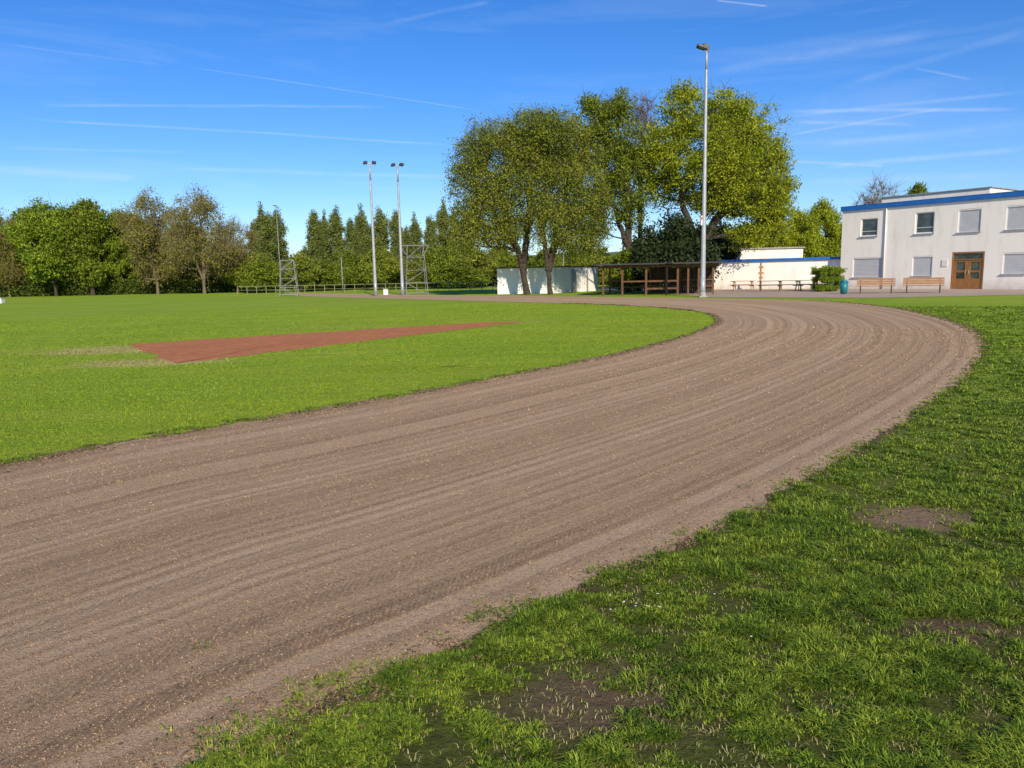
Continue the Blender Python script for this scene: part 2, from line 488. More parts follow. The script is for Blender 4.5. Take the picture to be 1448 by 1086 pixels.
GR_A = leaf_mat('verge_blades', (0.035, 0.075, 0.007), (0.15, 0.245, 0.016), (0.46, 0.53, 0.055), 0.22, 2.6)
GR_B = leaf_mat('mown_blades', (0.18, 0.27, 0.014), (0.31, 0.43, 0.024), (0.44, 0.53, 0.05), 0.3, 0.35)
GR_S = leaf_mat('straw_blades', (0.30, 0.26, 0.08), (0.50, 0.46, 0.17), (0.64, 0.58, 0.26), 0.3, 0.5)

def patch_mask(P, idx, k=1.0):
    m = np.zeros(len(P), bool)
    for i in idx:
        p, rx, ry, _, _ = PATCHES[i]
        d = np.hypot((P[:, 0] - p.x) / rx, (P[:, 1] - p.y) / ry) + (vnoise(P[:, 0], P[:, 1], 6) - 0.5) * 0.8
        m |= d < k
    return m

def outer_side(C): return C[:, 0] > np.interp(C[:, 1], [0, 2, 10, 16, 30, 40], [-4, -3, 2, 5, 12, 20])
C, r = scatter_polar(210000, 1.7, 34)
ok = ~in_poly(C, TRKs) & outer_side(C) & ~in_poly(C, PAVE)
ok &= ~(patch_mask(C, [2, 3, 4]) & (rng.random(len(C)) < 0.8))
C, r = C[ok], r[ok]
den = vnoise(C[:, 0], C[:, 1], 1.6) * 0.25 + vnoise(C[:, 0], C[:, 1], 7.0) * 0.40 + vnoise(C[:, 0] + 31, C[:, 1], 16.0) * 0.35
keep = (den > 0.32 + 0.20 * rng.random(len(C))) | (r > 10)
C, r, den = C[keep], r[keep], den[keep]
h = 0.010 + 0.044 * np.clip((den - 0.40) / 0.26, 0, 1) ** 1.2 + 0.006 * rng.random(len(C))
w = 0.0040 * np.maximum(1, r / 4.0)
make_blades('grass', C, h, w, 7, np.full(len(C), 0.013) * np.maximum(1, r / 5), 1.5, GR_A, 'rough tufted grass verge beside the cinder track')
C, r = scatter_polar(140000, 5, 42)
ok = ~in_poly(C, TRKs) & ~in_poly(C, CLAY) & ~outer_side(C)
ok &= ~(patch_mask(C, [0, 1], 1.3) & (rng.random(len(C)) < 0.92))
C, r = C[ok], r[ok]
h = 0.012 + 0.012 * vnoise(C[:, 0], C[:, 1], 1.5) + 0.005 * rng.random(len(C))
make_blades('grass', C, h, 0.004 * np.maximum(1, r / 6), 4, np.full(len(C), 0.03) * np.maximum(1, r / 6), 1.3, GR_B, 'short mown grass of the sports field')
sx = []
for i, k in ((0, 2200), (1, 1600)):
    p, rx, ry, _, _ = PATCHES[i]
    q = rng.normal(size=(k, 2)) * np.array([rx, ry]) * 0.6 + np.array([p.x, p.y]); sx.append(q)
Cs, rs_ = scatter_polar(9000, 1.8, 20); Cs = Cs[~in_poly(Cs, TRKs) & outer_side(Cs)]; sx.append(Cs)
S = np.concatenate(sx); S = S[~in_poly(S, CLAY)]; rS = np.hypot(S[:, 0], S[:, 1])
make_blades('dry_grass', S, np.full(len(S), 0.020), 0.003 * np.maximum(1, rS / 4), 5, np.full(len(S), 0.03), 1.5, GR_S, 'dry straw-coloured grass around the clay strip')

def edge_pts(curve, off_lo, off_hi, n, rmax, gauss=False):
    dirv = (OUT - IN) / np.linalg.norm(OUT - IN, axis=1)[:, None]
    rr = np.hypot(curve[:, 0], curve[:, 1])
    w_ = np.concatenate([np.linalg.norm(np.diff(curve, axis=0), axis=1), [0]]) / np.maximum(rr, 2) ** 1.2
    w_[rr > rmax] = 0; w_ /= w_.sum()
    i = rng.choice(len(curve), n, p=w_); f = rng.random(n)
    j = np.minimum(i + 1, len(curve) - 1)
    p = curve[i] * (1 - f)[:, None] + curve[j] * f[:, None]
    if gauss:
        o = (off_lo + off_hi) / 2 + rng.normal(size=n) * (off_hi - off_lo) * 0.35
    else:
        o = off_lo + (off_hi - off_lo) * rng.random(n)
    return p + dirv[i] * o[:, None]
E = np.concatenate([edge_pts(IN, -0.30, 0.04, 6000, 40), edge_pts(OUT, -0.16, 0.30, 9000, 40)])
keep = vnoise(E[:, 0], E[:, 1], 5) > 0.45; E = E[keep]
rE = np.hypot(E[:, 0], E[:, 1])
make_blades('grass', E, 0.016 + 0.024 * rng.random(len(E)), 0.0038 * np.maximum(1, rE / 5), 9, np.full(len(E), 0.022), 1.4, GR_A, 'ragged grass tufts overhanging the track edge')
Wd = np.array([[*G(u, v).xy] for u, v in [(683, 856), (1052, 690), (412, 972), (620, 905), (705, 893), (285, 918), (950, 770), (1215, 640), (1180, 655), (840, 826), (560, 935), (760, 862), (900, 800), (1120, 690), (455, 990), (690, 885), (240, 1040), (330, 1000)]])
make_blades('weeds', np.repeat(Wd, 2, axis=0), np.full(len(Wd) * 2, 0.03), np.full(len(Wd) * 2, 0.006), 8, np.full(len(Wd) * 2, 0.04), 1.4, GR_A, 'small green weeds growing on the cinder track')

def lumps(name, C, s, mat, label, flat=0.6, z0=0.008):
    n = len(C)
    base = np.array([[1, 0, 0], [0, 1, 0], [-1, 0, 0], [0, -1, 0], [0, 0, 1], [0, 0, -0.6]], float)
    V = base[None] * (0.55 + 0.75 * rng.random((n, 6, 1)))
    V[:, :, 0] *= (0.7 + rng.random((n, 1)) * 1.6)
    V[:, :, 2] *= flat
    a = rng.random(n) * 6.283; ca, sa = np.cos(a)[:, None], np.sin(a)[:, None]
    X = V[:, :, 0] * ca - V[:, :, 1] * sa; Y = V[:, :, 0] * sa + V[:, :, 1] * ca
    V = np.stack([X, Y, V[:, :, 2]], 2) * s[:, None, None]
    V[:, :, 0] += C[:, 0:1]; V[:, :, 1] += C[:, 1:2]; V[:, :, 2] += z0 + s[:, None] * 0.15
    fc = np.array([[0, 1, 4], [1, 2, 4], [2, 3, 4], [3, 0, 4], [1, 0, 5], [2, 1, 5], [3, 2, 5], [0, 3, 5]])
    Fc = (np.arange(n) * 6)[:, None, None] + fc[None]
    o = link(name, np_mesh(name, V.reshape(-1, 3), Fc.reshape(-1, 3), mat), kind='stuff')
    o['label'] = label; o['category'] = 'soil'
    return o
GRIT = leaf_mat('cinder_grit', (0.18, 0.12, 0.065), (0.38, 0.26, 0.15), (0.56, 0.40, 0.245), 0.0, 2)
CLOD = leaf_mat('dark_clods', (0.07, 0.046, 0.026), (0.17, 0.115, 0.066), (0.32, 0.22, 0.13), 0.0, 2)
C, r = scatter_polar(150000, 1.9, 22)
ok = in_poly(C, TRKs); C, r = C[ok], r[ok]
s = (0.0018 + 0.0034 * rng.random(len(C)) ** 3) * np.maximum(1, r / 4)
lumps('gravel', C, s, GRIT, 'fine loose cinder grit lying on the track', 0.8)
E1 = np.concatenate([edge_pts(IN, -0.16, 0.14, 14000, 40, True), edge_pts(IN, -0.12, 0.03, 14000, 32)])
E2 = edge_pts(OUT, -0.16, 0.16, 12000, 40, True)
E = np.concatenate([E1, E2]); amp = np.concatenate([np.full(len(E1), 0.014), np.full(len(E2), 0.009)])
k = (vnoise(E[:, 0], E[:, 1], 3.0) * 0.6 + vnoise(E[:, 0], E[:, 1], 11.0) * 0.4) > 0.42
E, amp = E[k], amp[k]; rE = np.hypot(E[:, 0], E[:, 1])
lumps('soil_clods', E, (0.004 + amp * rng.random(len(E)) ** 3) * np.maximum(1, rE / 8), CLOD, 'crumbled dark soil clods along the track edges', 0.6)

DA = simple('white_petals', (0.7, 0.7, 0.7), (0.8, 0.8, 0.8), 2, 0.6, 0)
dp = [G(905 + random.gauss(0, 25), 865 + random.gauss(0, 8)) for _ in range(10)] + [G(1062, 912), G(1010, 850), G(930, 850), G(1180, 800)]
mb = MB()
for p in dp:
    c = Vector((p.x, p.y, 0.034 + random.random() * 0.01))
    n = 8
    vs = [c + Vector((0, 0, 0.002))]
    for i in range(n * 2):
        a = math.pi * i / n; rr = 0.006 if i % 2 else 0.003
        vs.append(c + Vector((math.cos(a) * rr, math.sin(a) * rr, 0)))
    mb.add(vs, [(0, 1 + i, 1 + (i + 1) % (2 * n)) for i in range(2 * n)])
o = mb.done('daisies', DA, None); o['kind'] = 'stuff'; o['label'] = 'tiny white daisies scattered in the verge grass'; o['category'] = 'flowers'

# ------------------------------------------------------------------ trees
def leaves_mesh(name, P, size, mat):
    n = len(P)
    a = rng.normal(size=(n, 3)); a /= np.linalg.norm(a, axis=1)[:, None]
    b = rng.normal(size=(n, 3)); b -= (a * b).sum(1)[:, None] * a; b /= np.linalg.norm(b, axis=1)[:, None]
    s = size * (0.55 + 0.9 * rng.random((n, 1)))
    V = np.stack([P + a * s, P + b * s * 0.55, P - a * s * 0.9, P - b * s * 0.55], 1)
    Fc = np.arange(n * 4).reshape(-1, 4)
    return np_mesh(name, V.reshape(-1, 3), Fc, mat)

def tubes_mesh(name, segs, mat, nside=6):
    S = np.array([[*a, *b, r0, r1] for a, b, r0, r1 in segs], float)
    p0, p1 = S[:, :3], S[:, 3:6]
    d = p1 - p0; L_ = np.linalg.norm(d, axis=1)[:, None]; L_[L_ == 0] = 1; d = d / L_
    ref = np.where(np.abs(d[:, 2:3]) > 0.9, np.array([[1.0, 0, 0]]), np.array([[0, 0, 1.0]]))
    a = np.cross(d, ref); a /= np.linalg.norm(a, axis=1)[:, None]; b = np.cross(d, a)
    t = np.arange(nside) * 2 * np.pi / nside
    ring = a[:, None] * np.cos(t)[None, :, None] + b[:, None] * np.sin(t)[None, :, None]
    V = np.concatenate([p0[:, None] + ring * S[:, 6][:, None, None], p1[:, None] + ring * S[:, 7][:, None, None]], 1)
    i = np.arange(nside); j = (i + 1) % nside
    f = np.column_stack([i, j, j + nside, i + nside])
    Fc = (np.arange(len(S)) * 2 * nside)[:, None, None] + f[None]
    return np_mesh(name, V.reshape(-1, 3), Fc.reshape(-1, 4), mat, True)

def make_tree(name, label, loc, lobes, nclump, nleaf, leaf, clr, lmat, bmat, trunks, tr, group=None, outward=0.45, twigs=0, gap=0.0, cat='tree', droop=0.0, pw=0.62, flat=0.75, wig=0.2):
    root = thing(name, label, cat, loc, 0, group)
    pos = []; par = []
    for pl in trunks:
        prev = -1
        for k in range(len(pl) - 1):
            a, b = Vector(pl[k]), Vector(pl[k + 1]); n = max(1, int((b - a).length / 0.6))
            for q in range(n + (1 if k == len(pl) - 2 else 0)):
                p = a.lerp(b, q / n)
                j = 0.0 if (k == 0 and q == 0) else tr * wig
                pos.append((p.x + random.gauss(0, j), p.y + random.gauss(0, j), p.z)); par.append(prev); prev = len(pos) - 1
    ntr = len(pos)
    lb = np.array(lobes, float); vol = lb[:, 3] * lb[:, 4] * lb[:, 5]; vol = vol ** 0.8; vol /= vol.sum()
    T = []
    off = random.random() * 100
    while len(T) < nclump:
        i = rng.choice(len(lb), p=vol); v = rng.normal(size=3); v /= np.linalg.norm(v)
        v *= rng.random() ** outward
        p = lb[i, :3] + v * lb[i, 3:]
        if gap and noise.noise(Vector(p * 0.45) + Vector((off, 0, 0))) < -0.6 + gap: continue
        T.append(p)
    T = np.array(T)
    base = np.array(pos[:ntr])
    dmin = np.min(np.linalg.norm(T[:, None] - base[None], axis=2), axis=1)
    order = np.argsort(dmin)
    tips = []
    A = np.zeros((ntr + nclump * 14, 3)); A[:ntr] = base; cnt = ntr
    low = min(lb[:, 2] - lb[:, 5])
    for ti in order:
        t = T[ti]
        d = A[:cnt] - t
        dist = np.linalg.norm(d, axis=1) + np.maximum(0, d[:, 2] + 0.2) * 1.6
        dist = dist + np.where(A[:cnt, 2] < low * 0.6, 3.0, 0)
        i = int(np.argmin(dist)); a = Vector(A[i]); b = Vector(t); L_ = (b - a).length
        n = min(12, max(1, int(L_ / 0.7)))
        prev = i
        for q in range(1, n + 1):
            f = q / n; p = a.lerp(b, f); s_ = math.sin(f * math.pi)
            p += Vector((random.gauss(0, 0.06), random.gauss(0, 0.06), -0.08 * s_)) * L_ * 0.7 * (1 if q < n else 0.2)
            A[cnt] = p; par.append(prev); prev = cnt; cnt += 1
        tips.append(prev)
    wgt = np.zeros(cnt)
    for t in tips: wgt[t] += 1
    for i in range(cnt - 1, -1, -1):
        if par[i] >= 0: wgt[par[i]] += wgt[i]
    for i in range(ntr): wgt[i] = max(wgt[i], 1)
    wt = max(wgt[:ntr].max(), 1)
    rad = np.maximum(0.012, tr * (wgt / wt) ** pw)
    segs = []
    for i in range(cnt):
        if par[i] >= 0:
            r0 = rad[par[i]]; r1 = rad[i]
            if i >= ntr: r0 = min(r0, r1 * 1.35)
            if A[par[i]][2] < 0.3: r0 *= 1.35
            segs.append((A[par[i]], A[i], r0, r1))
    for t in tips:
        for _ in range(twigs):
            p = A[t] + rng.normal(size=3) * clr * 0.8 + np.array([0, 0, clr * 0.4 - droop])
            segs.append((A[t], p, 0.02, 0.006))
    link('trunk', tubes_mesh('trunk', segs, bmat), root)
    if nleaf > 0:
        n_each = np.maximum(3, (nleaf * (0.4 + 1.2 * rng.random(len(T)))).astype(int))
        cr = clr * (0.6 + 0.8 * rng.random(len(T)))
        idx = np.repeat(np.arange(len(T)), n_each)
        v = np.clip(rng.normal(size=(len(idx), 3)), -1.7, 1.7) * 0.5
        P = T[idx] + v * cr[idx][:, None] * np.array([1.1, 1.1, flat])
        if droop: P[:, 2] -= droop * rng.random(len(P)) ** 1.5
        P = P[P[:, 2] > 0.03]
        link('crown', leaves_mesh('crown', P, leaf, lmat), root)
    return root

def lobes_round(H, W, z0, n=7, seed=1):
    rs = random.Random(seed)
    cz = (H + z0) / 2; rz = (H - z0) / 2
    L_ = [(0, 0, cz, W * 0.38, W * 0.38, rz * 0.86)]
    for i in range(n):
        a = 2 * math.pi * i / n + rs.random(); e = rs.uniform(-0.8, 0.85)
        k = W * 0.5 - W * 0.17
        rr = rs.uniform(0.14, 0.22) * W
        z = cz + e * (rz - rr * 0.8)
        sp = math.sqrt(max(0.1, 1 - e * e * 0.8))
        L_.append((math.cos(a) * k * sp, math.sin(a) * k * sp, z, rr, rr, rr * 0.9))
    L_.append((rs.uniform(-.1, .1) * W, 0, H - 0.16 * W, 0.17 * W, 0.17 * W, 0.16 * W))
    return L_

LG_OLIVE = leaf_mat('olive_spring_leaves', (0.10, 0.135, 0.014), (0.24, 0.295, 0.028), (0.46, 0.48, 0.065), 0.4, 0.5)
LG_YEL = leaf_mat('yellow_green_leaves', (0.12, 0.16, 0.010), (0.31, 0.38, 0.018), (0.56, 0.58, 0.04), 0.4, 0.5)
LG_GRN = leaf_mat('fresh_green_leaves', (0.07, 0.105, 0.010), (0.18, 0.245, 0.020), (0.36, 0.41, 0.035), 0.35, 0.5)
LG_DARK = leaf_mat('dark_yew_needles', (0.012, 0.022, 0.008), (0.026, 0.045, 0.013), (0.055, 0.078, 0.022), 0.05)
LG_BRN = leaf_mat('brownish_buds', (0.15, 0.15, 0.03), (0.28, 0.27, 0.05), (0.44, 0.40, 0.085), 0.4)
LG_POP = leaf_mat('poplar_leaves', (0.10, 0.135, 0.03), (0.21, 0.26, 0.055), (0.37, 0.41, 0.11), 0.35)
LG_HEDGE = leaf_mat('hedge_leaves', (0.03, 0.05, 0.008), (0.07, 0.105, 0.014), (0.14, 0.18, 0.025), 0.15)
LG_BOX = leaf_mat('box_hedge_leaves', (0.08, 0.13, 0.010), (0.20, 0.29, 0.020), (0.34, 0.43, 0.035), 0.3)

d1, d2 = 58.5, 57.5
p1 = D(745, d1); p2 = D(778, d2)
def lobe_from(u, v, ru, rv, d, org, dy=0):
    k = d / F
    c = D(u, d); z = ZT(u, v, d)
    return (c.x - org.x, d - org.y + dy, z, ru * k, ru * k * 0.85, rv * k)
lA = [lobe_from(u, v, a, b, d1, p1, dy) for u, v, a, b, dy in
      [(705, 232, 56, 58, 0), (672, 275, 34, 60, 0), (742, 205, 46, 50, 0.2), (700, 300, 52, 48, 0), (745, 265, 46, 66, -0.5), (668, 326, 28, 34, -1), (720, 328, 40, 28, 0), (668, 222, 26, 30, 0), (700, 195, 34, 30, 0)]]
tA = [[(0, 0, 0), (-0.25, 0, 1.6), (-0.65, 0, 3.4), (-1.5, 0.1, 6.0), (-2.4, 0, 9.5)],
      [(-0.25, 0, 1.6), (0.0, 0.1, 4.0), (0.3, 0.2, 7.0), (0.3, 0, 11)],
      [(-0.65, 0, 3.4), (-2.0, -0.3, 5.6), (-3.6, -0.4, 8.0)]]
make_tree('deciduous_tree', 'broad spreading tree in fine olive spring leaf beside white hut', p1, lA, 760, 105, 0.068, 0.66, LG_OLIVE, BARK, tA, 0.31, twigs=4, gap=0.20, droop=0.6, outward=0.36, flat=0.9, wig=0.1, pw=0.60)
lB = [lobe_from(u, v, a, b, d2, p2, dy) for u, v, a, b, dy in
      [(785, 200, 52, 48, 0), (822, 222, 26, 46, 0), (800, 260, 48, 60, 0), (765, 200, 40, 44, 0.3), (832, 290, 32, 46, 0), (780, 308, 36, 36, -1), (820, 332, 40, 26, 0)]]
tB = [[(0, 0, 0), (-0.15, 0, 1.8), (-0.4, 0, 3.5), (-0.5, 0, 6.5), (-0.2, 0, 11)],
      [(-0.15, 0, 1.8), (0.35, 0.1, 3.8), (1.0, 0.2, 6.5), (1.8, 0.2, 9.8)],
      [(-0.4, 0, 3.5), (-0.9, -0.1, 6), (-1.3, 0, 9.5)]]
make_tree('deciduous_tree', 'dark-trunked tree with upright limbs and fine olive leaves', p2, lB, 680, 105, 0.068, 0.64, LG_OLIVE, BARK, tB, 0.32, twigs=4, gap=0.20, droop=0.6, outward=0.36, flat=0.9, wig=0.1, pw=0.60)

d3 = 60.0; p3 = D(888, d3)
lC = [lobe_from(u, v, a, b, d3, p3) for u, v, a, b in
      [(866, 152, 26, 28), (848, 190, 26, 32), (878, 200, 30, 46), (860, 250, 32, 42), (905, 240, 24, 38), (885, 290, 34, 36), (838, 150, 13, 16), (850, 305, 30, 28)]]
tC = [[(0, 0, 0), (0.1, 0, 3), (0, 0, 7), (-0.6, 0, 11), (-1.0, 0, 14)], [(0, 0, 7), (0.7, 0, 9), (1.3, 0, 12.5)], [(0.1, 0, 3), (-0.9, 0, 6), (-2.0, 0, 10)]]
make_tree('deciduous_tree', 'tall slender tree with patchy fresh green leaves', p3, lC, 400, 100, 0.085, 0.65, LG_GRN, BARK, tC, 0.28, twigs=4, gap=0.32)
p3b = D(905, 66)
lCb = [lobe_from(u, v, a, b, 66, p3b) for u, v, a, b in [(905, 170, 20, 34), (918, 200, 14, 30), (895, 215, 14, 30)]]
make_tree('bare_tree', 'leafless fine-branched tree top beside the green crowns', p3b, lCb, 110, 0, 0.1, 0.7, LG_BRN, BARKB, [[(0, 0, 0), (0, 0, 7), (0, 0, 12)]], 0.22, twigs=9)
d4 = 60.0; p4 = D(990, d4)
lD = [lobe_from(u, v, a, b, d4, p4, dy) for u, v, a, b, dy in
      [(965, 158, 34, 34, 0), (1015, 165, 44, 36, 0), (1060, 192, 42, 42, 0), (932, 215, 30, 46, 0), (985, 220, 56, 56, -1), (1050, 250, 56, 56, -0.5), (1090, 240, 27, 46, 0),
       (1010, 265, 56, 38, 0), (1075, 300, 44, 38, 0), (930, 262, 28, 36, 0.5), (1093, 280, 27, 32, 0), (1062, 335, 34, 22, 0), (960, 138, 16, 14, 0)]]
tD = [[(0, 0, 0), (0, 0, 3.5), (0.2, 0, 6), (0.4, 0, 9.5), (0.3, 0, 13)], [(0, 0, 3.5), (1.5, 0, 6), (3.2, 0, 9)], [(0, 0, 3.5), (-1.4, 0, 6.5), (-2.2, 0, 10)], [(0.2, 0, 6), (1.6, 0, 9), (2.4, 0, 11.5)]]
make_tree('deciduous_tree', 'large broad tree with bright yellow-green spring foliage', p4, lD, 950, 105, 0.092, 0.74, LG_YEL, BARK, tD, 0.40, twigs=3, gap=0.22)

def bush(name, label, u, d, vtop, wpx, lm, n=60, nl=120, leaf=0.14, cat='bush', group=None, clr=0.5):
    p = D(u, d); H = ZT(u, vtop, d); W = wpx * d / F
    rs = random.Random(int(u)); L_ = [(0, 0, H * 0.5, W * 0.34, W * 0.34, H * 0.46)]
    for i in range(5):
        a = rs.random() * 6.28; q = W * 0.26
        L_.append((math.cos(a) * q, math.sin(a) * q, H * rs.uniform(0.25, 0.6), W * 0.22, W * 0.22, H * 0.24))
    return make_tree(name, label, p, L_, n, nl, leaf, clr * min(1, H / 3), lm, BARK, [[(0, 0, 0), (0, 0, H * 0.4)]], 0.1, group=group, cat=cat, gap=0.15)
for u, d, vt, w_ in ((920, 57, 316, 38), (952, 56.6, 292, 50), (985, 56.8, 300, 48), (1020, 69, 306, 54), (903, 62, 330, 34)):
    bush('yew_tree', 'dark evergreen yew with dense needles under tall trees', u, d, vt, w_, LG_DARK, 130, 130, 0.11, 'tree', group='dark yews under the tall trees', clr=0.7)
bush('garden_bush', 'rounded olive green bush behind the timber shelter', 880, 58, 350, 50, LG_GRN, 90, 130, 0.09)
pbx = D(1171, 51); kx = 51 / F; Wb = 33 * kx; Hb_ = ZT(1171, 377, 51)
lbx = [(x * Wb * 0.36, y * Wb * 0.36, z * Hb_, Wb * 0.14, Wb * 0.14, Hb_ * 0.16) for x in (-1, 0, 1) for y in (-1, 0, 1) for z in (0.16, 0.5, 0.83)]
make_tree('clipped_bush', 'boxy clipped green bush beside the white wall', pbx, lbx, 280, 120, 0.04, 0.18, LG_BOX, BARK, [[(0, 0, 0), (0, 0, Hb_ * 0.5)]], 0.05, cat='bush')

def proto(name, label, H, W, z0, lm, bm, nc, nl, leaf, clr, seed, tw=2, gap=0.3, tr=0.26, group=None, droop=0.0):
    random.seed(seed)
    L_ = lobes_round(H, W, z0, 8, seed)
    tz = max(z0, 1.2)
    tk = [[(0, 0, 0), (0, 0, tz + 0.4), (0.3, 0, H * 0.55), (0.1, 0, H * 0.8)], [(0, 0, tz + 0.4), (W * 0.15, 0, H * 0.45), (W * 0.25, 0, H * 0.65)], [(0, 0, tz + 0.4), (-W * 0.15, 0.3, H * 0.45), (-W * 0.25, 0.3, H * 0.65)]]
    return make_tree(name, label, (0, 0, 0), L_, nc, nl, leaf, clr, lm, bm, tk, tr, group=group, twigs=tw, gap=gap, droop=droop)
LBL = {'g': 'leafy green tree in the row edging the field', 'b': 'olive-brown budding tree in the row edging the field', 'y': 'yellow-green spring tree behind the low white building'}
GPg = 'trees along the far edge of the field'
pg = proto('deciduous_tree', LBL['g'], 11, 9, 0.3, LG_GRN, BARK, 360, 90, 0.14, 0.8, 11, group=GPg, gap=0.3)
pg2 = proto('deciduous_tree', LBL['g'], 11, 9, 0.3, LG_BOX, BARK, 360, 85, 0.14, 0.8, 18, group=GPg, gap=0.32)
pb = proto('deciduous_tree', LBL['b'], 12, 8.5, 0.6, LG_BRN, BARKB, 400, 50, 0.10, 0.8, 12, tw=5, gap=0.34, group=GPg, droop=0.7)
pb2 = proto('deciduous_tree', LBL['b'], 12, 10, 1.0, LG_BRN, BARKB, 430, 40, 0.10, 0.85, 15, tw=7, gap=0.32, group=GPg, droop=0.5, tr=0.22)
py = proto('deciduous_tree', LBL['y'], 10, 9, 0.6, LG_YEL, BARK, 260, 90, 0.15, 0.8, 13, group='trees behind the low white building')
def put(pr, first, u, d, vtop, baseH, baseW, wpx, rz, label=None):
    p = D(u, d); H = ZT(u, vtop, d); sz = H / baseH; sx = (wpx * d / F) / baseW
    if first:
        pr.location = p; pr.rotation_euler = (0, 0, rz); pr.scale = (sx, sx, sz)
        if label: pr['label'] = label
    else: copy_thing(pr, p, rz, (sx, sx, sz), label)
put(pb, True, 12, 100, 289, 12, 8.5, 80, 0.3)
put(pg2, True, 78, 98, 279, 11, 9, 104, 0)
put(pg, True, 130, 99, 287, 11, 9, 100, 2.1)
put(pg2, False, 170, 101, 294, 11, 9, 70, 4.0)
put(pb, False, 222, 97, 263, 12, 8.5, 94, 1.7, 'tall brown-tinged tree with drooping fine twigs by the field')
put(pb2, True, 288, 93, 264, 12, 10, 108, 0.4, 'sparse tall tree with olive-brown twigs and straight trunk')
put(pb2, False, 335, 97, 306, 12, 10, 74, 2.4)
put(pb, False, -40, 98, 282, 12, 8.5, 80, 4)
put(pg, False, 42, 103, 298, 11, 9, 90, 3.3)
put(pg, False, 103, 105, 300, 11, 9, 90, 1.0)
put(pg, False, 196, 104, 306, 11, 9, 84, 5.2)
put(pg, False, 255, 105, 320, 11, 9, 84, 2.7)
put(pg2, False, 318, 105, 340, 11, 9, 84, 0.9)
put(py, True, 1085, 84, 308, 10, 9, 66, 0)
put(py, False, 1130, 86, 294, 10, 9, 66, 1.3)
put(py, False, 1168, 88, 280, 10, 9, 64, 2.6)
put(py, False, 1050, 90, 315, 10, 9, 60, 3.9)
random.seed(31)
make_tree('bare_tree', 'leafless tree rising behind the flat-roofed building', D(1238, 95), lobes_round(ZT(1238, 249, 95), 7, 5, 7, 31), 150, 0, 0.1, 0.8, LG_BRN, BARKB, [[(0, 0, 0), (0, 0, 5), (0, 0, 9)]], 0.18, twigs=9)
put(pg, False, 1292, 98, 264, 11, 9, 66, 0.9, 'green tree top behind the flat-roofed building')

POPL = 'slim columnar poplar in a distant row'
pops = []
for sd in (41, 42, 43):
    random.seed(sd); H = 14.0
    L_ = []
    nk = 16
    for k in range(nk):
        f = (k + 0.5) / nk; z = 0.8 + f * 12.6
        w_ = (1.1 if f < 0.62 else 1.1 * (1 - ((f - 0.62) / 0.38) ** 1.8)) * random.uniform(0.85, 1.08) + 0.08
        L_.append((random.gauss(0, 0.12), random.gauss(0, 0.12), z, w_, w_, 0.75))
    pops.append(make_tree('poplar_tree', POPL, (0, 0, 0), L_, 360, 60, 0.11, 0.34, LG_POP, BARKB, [[(0, 0, 0), (0, 0, 6), (0, 0, 13.0)]], 0.18, group='row of poplars', twigs=1, gap=0.16, flat=2.0, outward=0.5))
pp = [(377, 287, 29), (396, 290, 29), (448, 292, 26), (463, 297, 22), (480, 288, 26), (499, 304, 23), (514, 289, 26), (541, 288, 27), (563, 292, 22), (590, 301, 21), (576, 316, 22), (611, 300, 21), (629, 280, 27), (645, 291, 23), (662, 295, 25), (527, 318, 22), (433, 345, 20), (364, 308, 20), (386, 300, 24)]
for i, (u, vt, wpx) in enumerate(pp):
    d = 118 + (i * 7) % 11; p = D(u, d); H = ZT(u, vt, d); sx_s = (wpx * d / F) / 2.6
    if i < 3:
        o = pops[i]; o.location = p; o.scale = (sx_s, sx_s, H / 13.9)
    else: copy_thing(pops[i % 3], p, i * 1.3, (sx_s, sx_s, H / 13.9))

random.seed(51)
LBS = 'low yellow-green bushy tree along the field boundary'
sh = make_tree('bushy_tree', LBS, (0, 0, 0), lobes_round(5, 6, 0.2, 7, 51), 190, 90, 0.13, 0.65, LG_OLIVE, BARK, [[(0, 0, 0), (0, 0, 2.6)]], 0.14, group='bushy trees along the field boundary', twigs=3, gap=0.30)
sh2 = make_tree('bushy_tree', 'low dull green bushy tree along the field boundary', (0, 0, 0), lobes_round(5, 6, 0.2, 7, 52), 190, 90, 0.13, 0.65, LG_GRN, BARK, [[(0, 0, 0), (0, 0, 2.6)]], 0.14, group='bushy trees along the field boundary', twigs=3, gap=0.30)
spx = [(425, 358), (462, 368), (497, 356), (538, 348), (575, 366), (608, 352), (640, 342), (668, 352), (700, 348), (735, 362), (775, 352), (812, 356), (850, 360), (890, 356), (375, 366), (352, 358), (1010, 330), (655, 376), (590, 380), (445, 382)]
for i, (u, vt) in enumerate(spx):
    d = 92 + (i * 5) % 14; p = D(u, d); H = ZT(u, vt, d); pr = (sh, sh2)[(i * 3 // 2) % 2]; s_ = H / 5.0
    k_ = 0.85 + 0.35 * ((i * 37) % 10) / 10
    sc = (k_, k_, s_)
    if i == 0: sh.location = p; sh.scale = sc
    elif i == 1: sh2.location = p; sh2.scale = sc
    else: copy_thing(pr, p, i * 0.9, sc)

